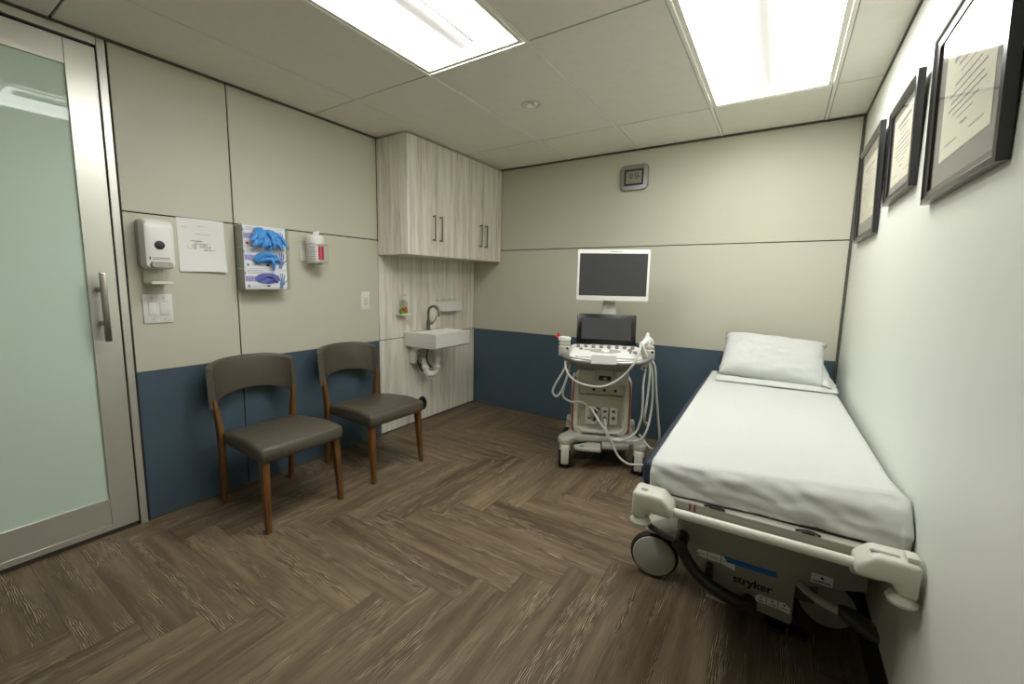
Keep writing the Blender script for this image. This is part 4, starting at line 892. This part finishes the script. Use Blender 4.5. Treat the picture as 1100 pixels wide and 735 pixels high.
for k in range(3):
    x0 = -0.205+k*0.047
    pl = [(x0, 0.285), (x0+0.044, 0.285), (x0+0.044, 0.255), (x0, 0.255)]
    if k == 0: pl = [(x0+0.016, 0.285), (x0+0.044, 0.285), (x0+0.044, 0.255), (x0+0.02, 0.258), (x0+0.006, 0.272)]
    if k == 2: pl = [(x0, 0.285), (x0+0.016, 0.285), (x0+0.046, 0.262), (x0+0.046, 0.243), (x0+0.02, 0.250), (x0, 0.255)]
    stk(pl); marks(hd, M['inkdark'], faceT(x0+0.022, 0.269, HY-0.0012), [(-0.012, 0.013, 0, 0.0035, 300+k)])
for k in range(3):
    x0 = 0.008+k*0.036
    pl = [(x0, 0.182), (x0+0.033, 0.182), (x0+0.033, 0.154), (x0, 0.154)]
    if k == 0: pl = [(x0+0.008, 0.182), (x0+0.033, 0.182), (x0+0.033, 0.154), (x0, 0.154), (x0, 0.172)]
    if k == 2: pl = [(x0, 0.182), (x0+0.018, 0.182), (x0+0.034, 0.168), (x0+0.034, 0.146), (x0, 0.154)]
    stk(pl); marks(hd, M['inkdark'], faceT(x0+0.017, 0.161, HY-0.0012), [(-0.010, 0.011, 0, 0.0035, 310+k)]); ik = MB(); ik.prism([(x0+0.012, 0.176), (x0+0.021, 0.176), (x0+0.0165, 0.169)], HY-0.0016, HY-0.0011, 'y'); bp(ik, 'arrow_marking', M['inkdark'], hd)
stk([(0.162, 0.296), (0.222, 0.296), (0.222, 0.330), (0.162, 0.330)]); marks(hd, M['inkdark'], faceT(0.192, 0.304, HY-0.0012), [(-0.024, 0.025, 0, 0.006, 320)]); ik = MB(); ik.prism([(0.186, 0.315), (0.199, 0.315), (0.1925, 0.325)], HY-0.0016, HY-0.0011, 'y')
bp(ik, 'arrow_marking', M['inkdark'], hd)
# wheels and forks
for (x, y, rot) in ((-0.383, 1.875, 0.12), (0.245, 1.945, -0.10), (-0.30, 3.05, 1.4), (0.24, 3.05, 1.5)):
    T = Matrix.Translation((x, y, 0.102)) @ Matrix.Rotation(rot, 4, 'Z')
    p = MB(); p.lathe([(0.0, -0.018), (0.080, -0.018), (0.094, -0.017), (0.101, -0.008), (0.102, 0.0), (0.101, 0.008), (0.094, 0.017), (0.080, 0.018), (0.0, 0.018)], (0, 0, 0), (0, 1, 0), seg=40, T=T); tw = bp(p, 'wheel', M['rubber'])
    p = MB(); p.lathe([(0.090, 0.0185), (0.088, 0.024), (0.06, 0.032), (0.0, 0.036)], (0, 0, 0), (0, -1, 0), seg=40, T=T); p.lathe([(0.090, 0.0185), (0.088, 0.024), (0.0, 0.03)], (0, 0, 0), (0, 1, 0), seg=40, T=T); bp(p, 'wheel_cover', M['bedgrey'], tw)
    hz = 0.30 if x < -0.2 and y < 2 else 0.29
    p = MB(); p.prism([(-0.03, 0.0), (0.03, 0.0), (0.045, 0.11), (0.04, hz-0.102), (-0.025, hz-0.102), (-0.035, 0.10)], 0.038, 0.058, 'y', 0.006, 2, T=T)
    p.box(-0.035, 0.045, -0.03, 0.058, 0.108, 0.155, 0.012, 2, T=T); p.cyl((0, 0, 0.15), (0, 0, hz-0.09), 0.024, seg=16, T=T); bp(p, 'fork', M['bedlight'], tw)
# arm from the hood out to the left front wheel
p = MB(); p.prism([(-0.41, 0.235), (-0.41, 0.285), (-0.35, 0.32), (-0.25, 0.40), (-0.20, 0.40), (-0.20, 0.30), (-0.30, 0.26), (-0.34, 0.235)], 1.80, 1.88, 'y', 0.014, 3); bp(p, 'wheel_arm', M['bedlight'])
# pedals
p = MB(); p.tube([(-0.250, 1.655, 0.330), (-0.238, 1.655, 0.29), (-0.214, 1.655, 0.254), (-0.180, 1.655, 0.218), (-0.13, 1.655, 0.190), (-0.08, 1.655, 0.174), (-0.04, 1.655, 0.169), (-0.012, 1.655, 0.168)], 0.021, seg=12, sub=4, taper=0.024)
p.cyl((-0.250, 1.62, 0.330), (-0.250, 1.70, 0.330), 0.026, seg=20, bev=0.006); p.cyl((-0.014, 1.632, 0.170), (-0.014, 1.685, 0.170), 0.028, seg=20, bev=0.008); p.box(-0.16, -0.135, 1.67, 1.725, 0.18, 0.245, 0.006, 2); pd = bp(p, 'lift_pedal', M['black'])
p = MB(); p.box(-0.15, -0.08, 1.66, 1.70, 0.138, 0.152, 0.003, 1); bp(p, 'pedal_edge', M['bedgrey'], pd)
p = MB(); p.tube([(-0.40, 1.80, 0.275), (-0.36, 1.79, 0.262), (-0.31, 1.76, 0.268), (-0.262, 1.69, 0.315)], 0.012, seg=8); bp(p, 'pedal_link', M['black'])
p = MB(); p.tube([(0.132, 1.74, 0.262), (0.16, 1.66, 0.285), (0.19, 1.60, 0.305), (0.224, 1.55, 0.328)], 0.0125, seg=12); bp(p, 'steer_lever', M['bedgrey'])
p = MB(); p.loft([[(0.215+t_*0.09, 1.548-0.02*t_+a, 0.335-t_*0.025+b_) for a, b_ in rrect(w_, h_, min(w_, h_)*0.45, 4)] for t_, w_, h_ in ((0.0, 0.03, 0.03), (0.15, 0.05, 0.036), (0.4, 0.072, 0.036), (0.75, 0.085, 0.03), (1.0, 0.06, 0.02))]); bp(p, 'steer_pedal', M['black'])
p = MB(); p.prism([(0.035, 1.79), (0.055, 1.735), (0.105, 1.735), (0.118, 1.79)], 0.045, 0.060, 'z', 0.005, 2); p.prism([(0.122, 1.79), (0.12, 1.735), (0.17, 1.735), (0.19, 1.79)], 0.048, 0.063, 'z', 0.005, 2); p.box(0.06, 0.18, 1.782, 1.80, 0.048, 0.062, 0.003); p.tube([(0.09, 1.79, 0.056), (0.09, 1.84, 0.10), (0.08, 1.90, 0.17)], 0.01, seg=8); p.tube([(0.15, 1.79, 0.056), (0.14, 1.84, 0.10), (0.13, 1.90, 0.17)], 0.01, seg=8); bp(p, 'brake_pedal', M['black'])

p = MB(); p.tube([(-0.30, 3.40, 0.575), (-0.30, 3.46, 0.60), (-0.292, 3.475, 0.68), (-0.290, 3.47, 0.77), (-0.27, 3.465, 0.80), (-0.22, 3.465, 0.825), (0.18, 3.465, 0.845), (0.24, 3.465, 0.835), (0.26, 3.47, 0.80), (0.26, 3.475, 0.68), (0.26, 3.46, 0.60), (0.26, 3.40, 0.575)], 0.017, seg=12, sub=4); bp(p, 'push_handle', M['black'])
# mattress
ZT, ZB0 = 0.686, 0.5865
def crown(y, up=0.0):
    """mid-line of the mattress: flat up to the hinge, then inclined"""
    y0, a = 9.0, 0.0
    if y <= y0-0.06: return y, 0.0, 0.0
    if y <= y0+0.06:
        t_ = (y-(y0-0.06))/0.12; ang = a*t_*t_*(3-2*t_); return y, 0.12*a*0.5*t_**3*1.0, ang
    e = y-(y0+0.06); return y0+0.06+e*math.cos(a), 0.12*a*0.5+e*math.sin(a), a
def warp(P):
    """the soft foot edge sits back a little towards the wall-side corner"""
    t_ = min(1, max(0, (P.x+0.30)/0.62)); f_ = min(1, max(0, (1.80-P.y)/0.28)); h_ = min(1, max(0.35, (P.z-0.60)/0.085))
    return Vector((P.x, P.y+0.085*t_*f_*h_, P.z+0.024*t_*f_*max(0, (P.z-0.60)/0.09)))
mt = MB(); rings = []
ylist = [1.492, 1.497, 1.51, 1.54, 1.58, 1.62, 1.66, 1.70, 1.74, 1.78, 1.82, 1.9, 2.3, 2.7, 2.95]+[3.2, 3.37, 3.385, 3.39]
for i, y in enumerate(ylist):
    yy, zz, ang = crown(y); inset = 0.022 if i in (0, len(ylist)-1) else (0.008 if i in (1, len(ylist)-2) else 0)
    th = ZT-ZB0
    ring = []
    for u, v in rrect(MX1-MX0-2*inset, th-2*inset, 0.026 if inset == 0 else 0.016, 5):
        vv = v+th/2   # height over the base
        ring.append(warp(Vector(((MX0+MX1)/2+u, yy, ZB0+vv))))
    rings.append(ring)
mt.loft(rings)
tag(mt.build('mattress', M['navy'], loc=(0, 2.45, ZB0), angle=50), 'navy vinyl mattress on the stretcher, under the white sheet', 'mattress')

# fitted white sheet draped over foot and wall side
sx0, sx1, sy0 = -0.338, 0.320, 1.512
def sheet_pt(a, b):
    # a across (grows past sx1 as overhang), b along (below sy0 as overhang)
    dxo = max(0.0, a-sx1); dyo = max(0.0, sy0-b); d = math.hypot(dxo, dyo); R = 0.030
    x, y = min(a, sx1), max(b, sy0)
    yy, zz, ang = crown(y)
    th = ZT-ZB0+0.0055
    P = Vector((x, yy-math.sin(ang)*th, ZB0+zz+math.cos(ang)*th))
    nrm = Vector((0, -math.sin(ang), math.cos(ang)))
    wr = 0.0022*(0.5+noise.noise(Vector((a*5, b*3.2, 1.3))))+0.0012*abs(noise.noise(Vector((a*16, b*9, 4.0))))
    wr = max(wr, 0.0)
    if d > 1e-6:
        ux, uy = dxo/d, -dyo/d
        if d < R*PI/2: ho, dr = R*math.sin(d/R), R*(1-math.cos(d/R))
        else: ho, dr = R, R+(d-R*PI/2)
        cornr = (dxo*dyo)**0.5/0.06 if dxo > 0 and dyo > 0 else 0
        k = min(1.0, d/(R*1.1)); fo_ = a*0.55+d*0.8
        f1 = noise.noise(Vector((a*5.0+d*9, d*26-a*9.0, 7.7))); f2 = noise.noise(Vector((a*13+d*22, d*40-a*20, 2.2)))
        puff = (0.016*max(0, 0.35+f1*1.25)+0.009*max(0, 0.3+f2))*k+0.018*min(cornr, 1)*(0.7+0.9*f1)
        if uy > -0.3: puff *= 0.12     # pinned against the wall side
        elif ux > 0.05: puff *= 0.9
        ho += min(max(puff, 0.0), 0.016) if uy < -0.3 else min(max(puff, 0), 0.004)
        P += Vector((ux*ho*(1 if ux*ho < 0.024 else 0.024/(ux*ho)), uy*ho, -dr+0.004*k*f1*(1 if d > 0.05 else 0)))
    P = warp(P)
    return P+nrm*wr*(1.0 if d == 0 else 0.3)
sh = MB(); A0, A1, B0, B1 = sx0, sx1+0.085, sy0-0.112, 3.34
# denser rows over the foot drop
def map_b(t_): return B0+(0.13)*(t_/0.3) if t_ < 0.3 else B0+0.13+(B1-B0-0.13)*((t_-0.3)/0.7)
def map_a(t_): return A0+(A1-0.12-A0)*(t_/0.75) if t_ < 0.75 else (A1-0.12)+0.12*((t_-0.75)/0.25)
sh.grid(lambda u, v: sheet_pt(map_a(u), map_b(v)), 84, 110)
so = tag(sh.build('bed_sheet', M['cotton'], loc=(0, 2.45, ZT), angle=180), 'white cotton sheet spread over the mattress, tucked at the foot end', 'sheet')
md = so.modifiers.new('thickness', 'SOLIDIFY'); md.thickness = 0.0012; md.offset = 1.0

# pillow leaning on the raised head end
pil = thing('pillow', 'white pillow in a cotton pillowcase at the head of the bed', 'pillow', (-0.02, 3.2, 0.82))
al = math.radians(36)
PT = Matrix.Translation((0.008, 3.222, 0.838)) @ Matrix.Rotation(math.radians(3.0), 4, 'Y') @ Matrix.Rotation(al, 4, 'X')
def pillow_pt(u, v, top):
    a, b = 2*u-1, 2*v-1; W_, H_ = 0.288, 0.20
    ex = 0.965+0.045*b**4; ey = 0.96+0.05*a**4
    x = W_*a*ex; y = H_*b*ey
    e = max(0.0, (1-abs(a)**4.5))*max(0.0, (1-abs(b)**3.6)); t_ = e**0.5
    n1 = noise.noise(Vector((x*9, y*9, 3 if top else 9))); n2 = noise.noise(Vector((x*22+y*14, y*24, 5)))
    edge = min(1, (1-abs(a))*6+0.25)*min(1, (1-abs(b))*6+0.25)
    z = (0.082 if top else -0.056)*t_+(0.011*n1+0.007*n2+0.007*noise.noise(Vector((x*10-y*26, y*8, 1))))*(1 if top else 0.0)*t_
    x += 0.010*noise.noise(Vector((y*25, 1, 2)))*(abs(a)**6); y += 0.008*noise.noise(Vector((x*20, 4, 2)))*(abs(b)**6)
    return PT @ Vector((x, y, z))
p = MB(); p.grid(lambda u, v: pillow_pt(u, v, True), 48, 36); p.grid(lambda u, v: pillow_pt(u, v, False), 48, 36)
bmesh.ops.remove_doubles(p.bm, verts=p.bm.verts[:], dist=0.0006); bmesh.ops.recalc_face_normals(p.bm, faces=p.bm.faces[:])
p.build('cushion', M['cotton'], pil, angle=180)
p = MB()
TOPS = []
for k in range(160):
    y_ = 2.8+0.005*k; q_ = sheet_pt(0.0, y_); TOPS.append((q_.y, q_.z))
def top_at(y): return min(TOPS, key=lambda t_: abs(t_[0]-y))[1]
def flap(u, v):
    x = -0.285+0.628*u; fy = 2.99+0.022*u+0.10*v
    z = 0.698+0.012*v*(1-0.4*u)+0.022*math.sin(PI*min(1, v*1.1))*(1-0.2*u)+0.004*noise.noise(Vector((x*14, v*3, 6)))*v
    return Vector((x, fy, max(z, top_at(fy)+0.008)))
p.grid(flap, 40, 10)
p.grid(lambda u, v: Vector((0.262+0.070*u+0.02*v*u, 3.04+0.13*v+0.01*math.sin(u*9), 0.718+0.13*v*(1-u)**1.3+0.02*(1-u)+0.012*noise.noise(Vector((u*6, v*5, 8))))), 14, 12)
fo = p.build('pillowcase_flap', M['cotton'], pil, angle=180)
md = fo.modifiers.new('thickness', 'SOLIDIFY'); md.thickness = 0.003; md.offset = 1.0

# the stretcher stands a shade out of parallel with the wall
th_ = math.radians(1.3); PV = Vector((0, 1.45, 0)); RM = Matrix.Rotation(th_, 4, 'Z')
for o_ in (bed, bpy.data.objects['mattress'], so, pil):
    o_.location = PV+Vector((0.008, -0.020, 0))+(RM @ (o_.location-PV)); o_.rotation_euler.z += th_

# ================================================================== WORLD, CAMERA, RENDER LOOK
wd = bpy.data.worlds.new('world'); scene.world = wd; wd.use_nodes = True
wd.node_tree.nodes['Background'].inputs['Color'].default_value = (0.5, 0.5, 0.45, 1); wd.node_tree.nodes['Background'].inputs['Strength'].default_value = 0.0

cam = bpy.data.cameras.new('camera'); co = bpy.data.objects.new('camera', cam); COL.objects.link(co)
F_PX, YAW, PITCH, ROLL, CX0, CY0 = 452.677, 0.5767, -0.124, 0.0179, -6.915, -8.028
cam.sensor_fit = 'HORIZONTAL'; cam.sensor_width = 36; cam.lens = F_PX*36/1100
cam.shift_x = -CX0/1100; cam.shift_y = CY0/1100
cam.clip_start = 0.02
fwd = Vector((-math.sin(YAW)*math.cos(PITCH), math.cos(YAW)*math.cos(PITCH), math.sin(PITCH)))
rt = Vector((math.cos(YAW), math.sin(YAW), 0)); upv = rt.cross(fwd)
r2 = math.cos(ROLL)*rt+math.sin(ROLL)*upv; u2 = -math.sin(ROLL)*rt+math.cos(ROLL)*upv
R3 = Matrix((r2, u2, -fwd)).transposed()
co.matrix_world = Matrix.Translation((0, 0, 1.3003)) @ R3.to_4x4()
scene.camera = co
vs = scene.view_settings
vs.view_transform = 'Standard'; vs.look = 'None'; vs.exposure = 0.1; vs.gamma = 1.0; vs.use_curve_mapping = False
scene.cycles.max_bounces = 10; scene.cycles.diffuse_bounces = 6; scene.cycles.use_denoising = True
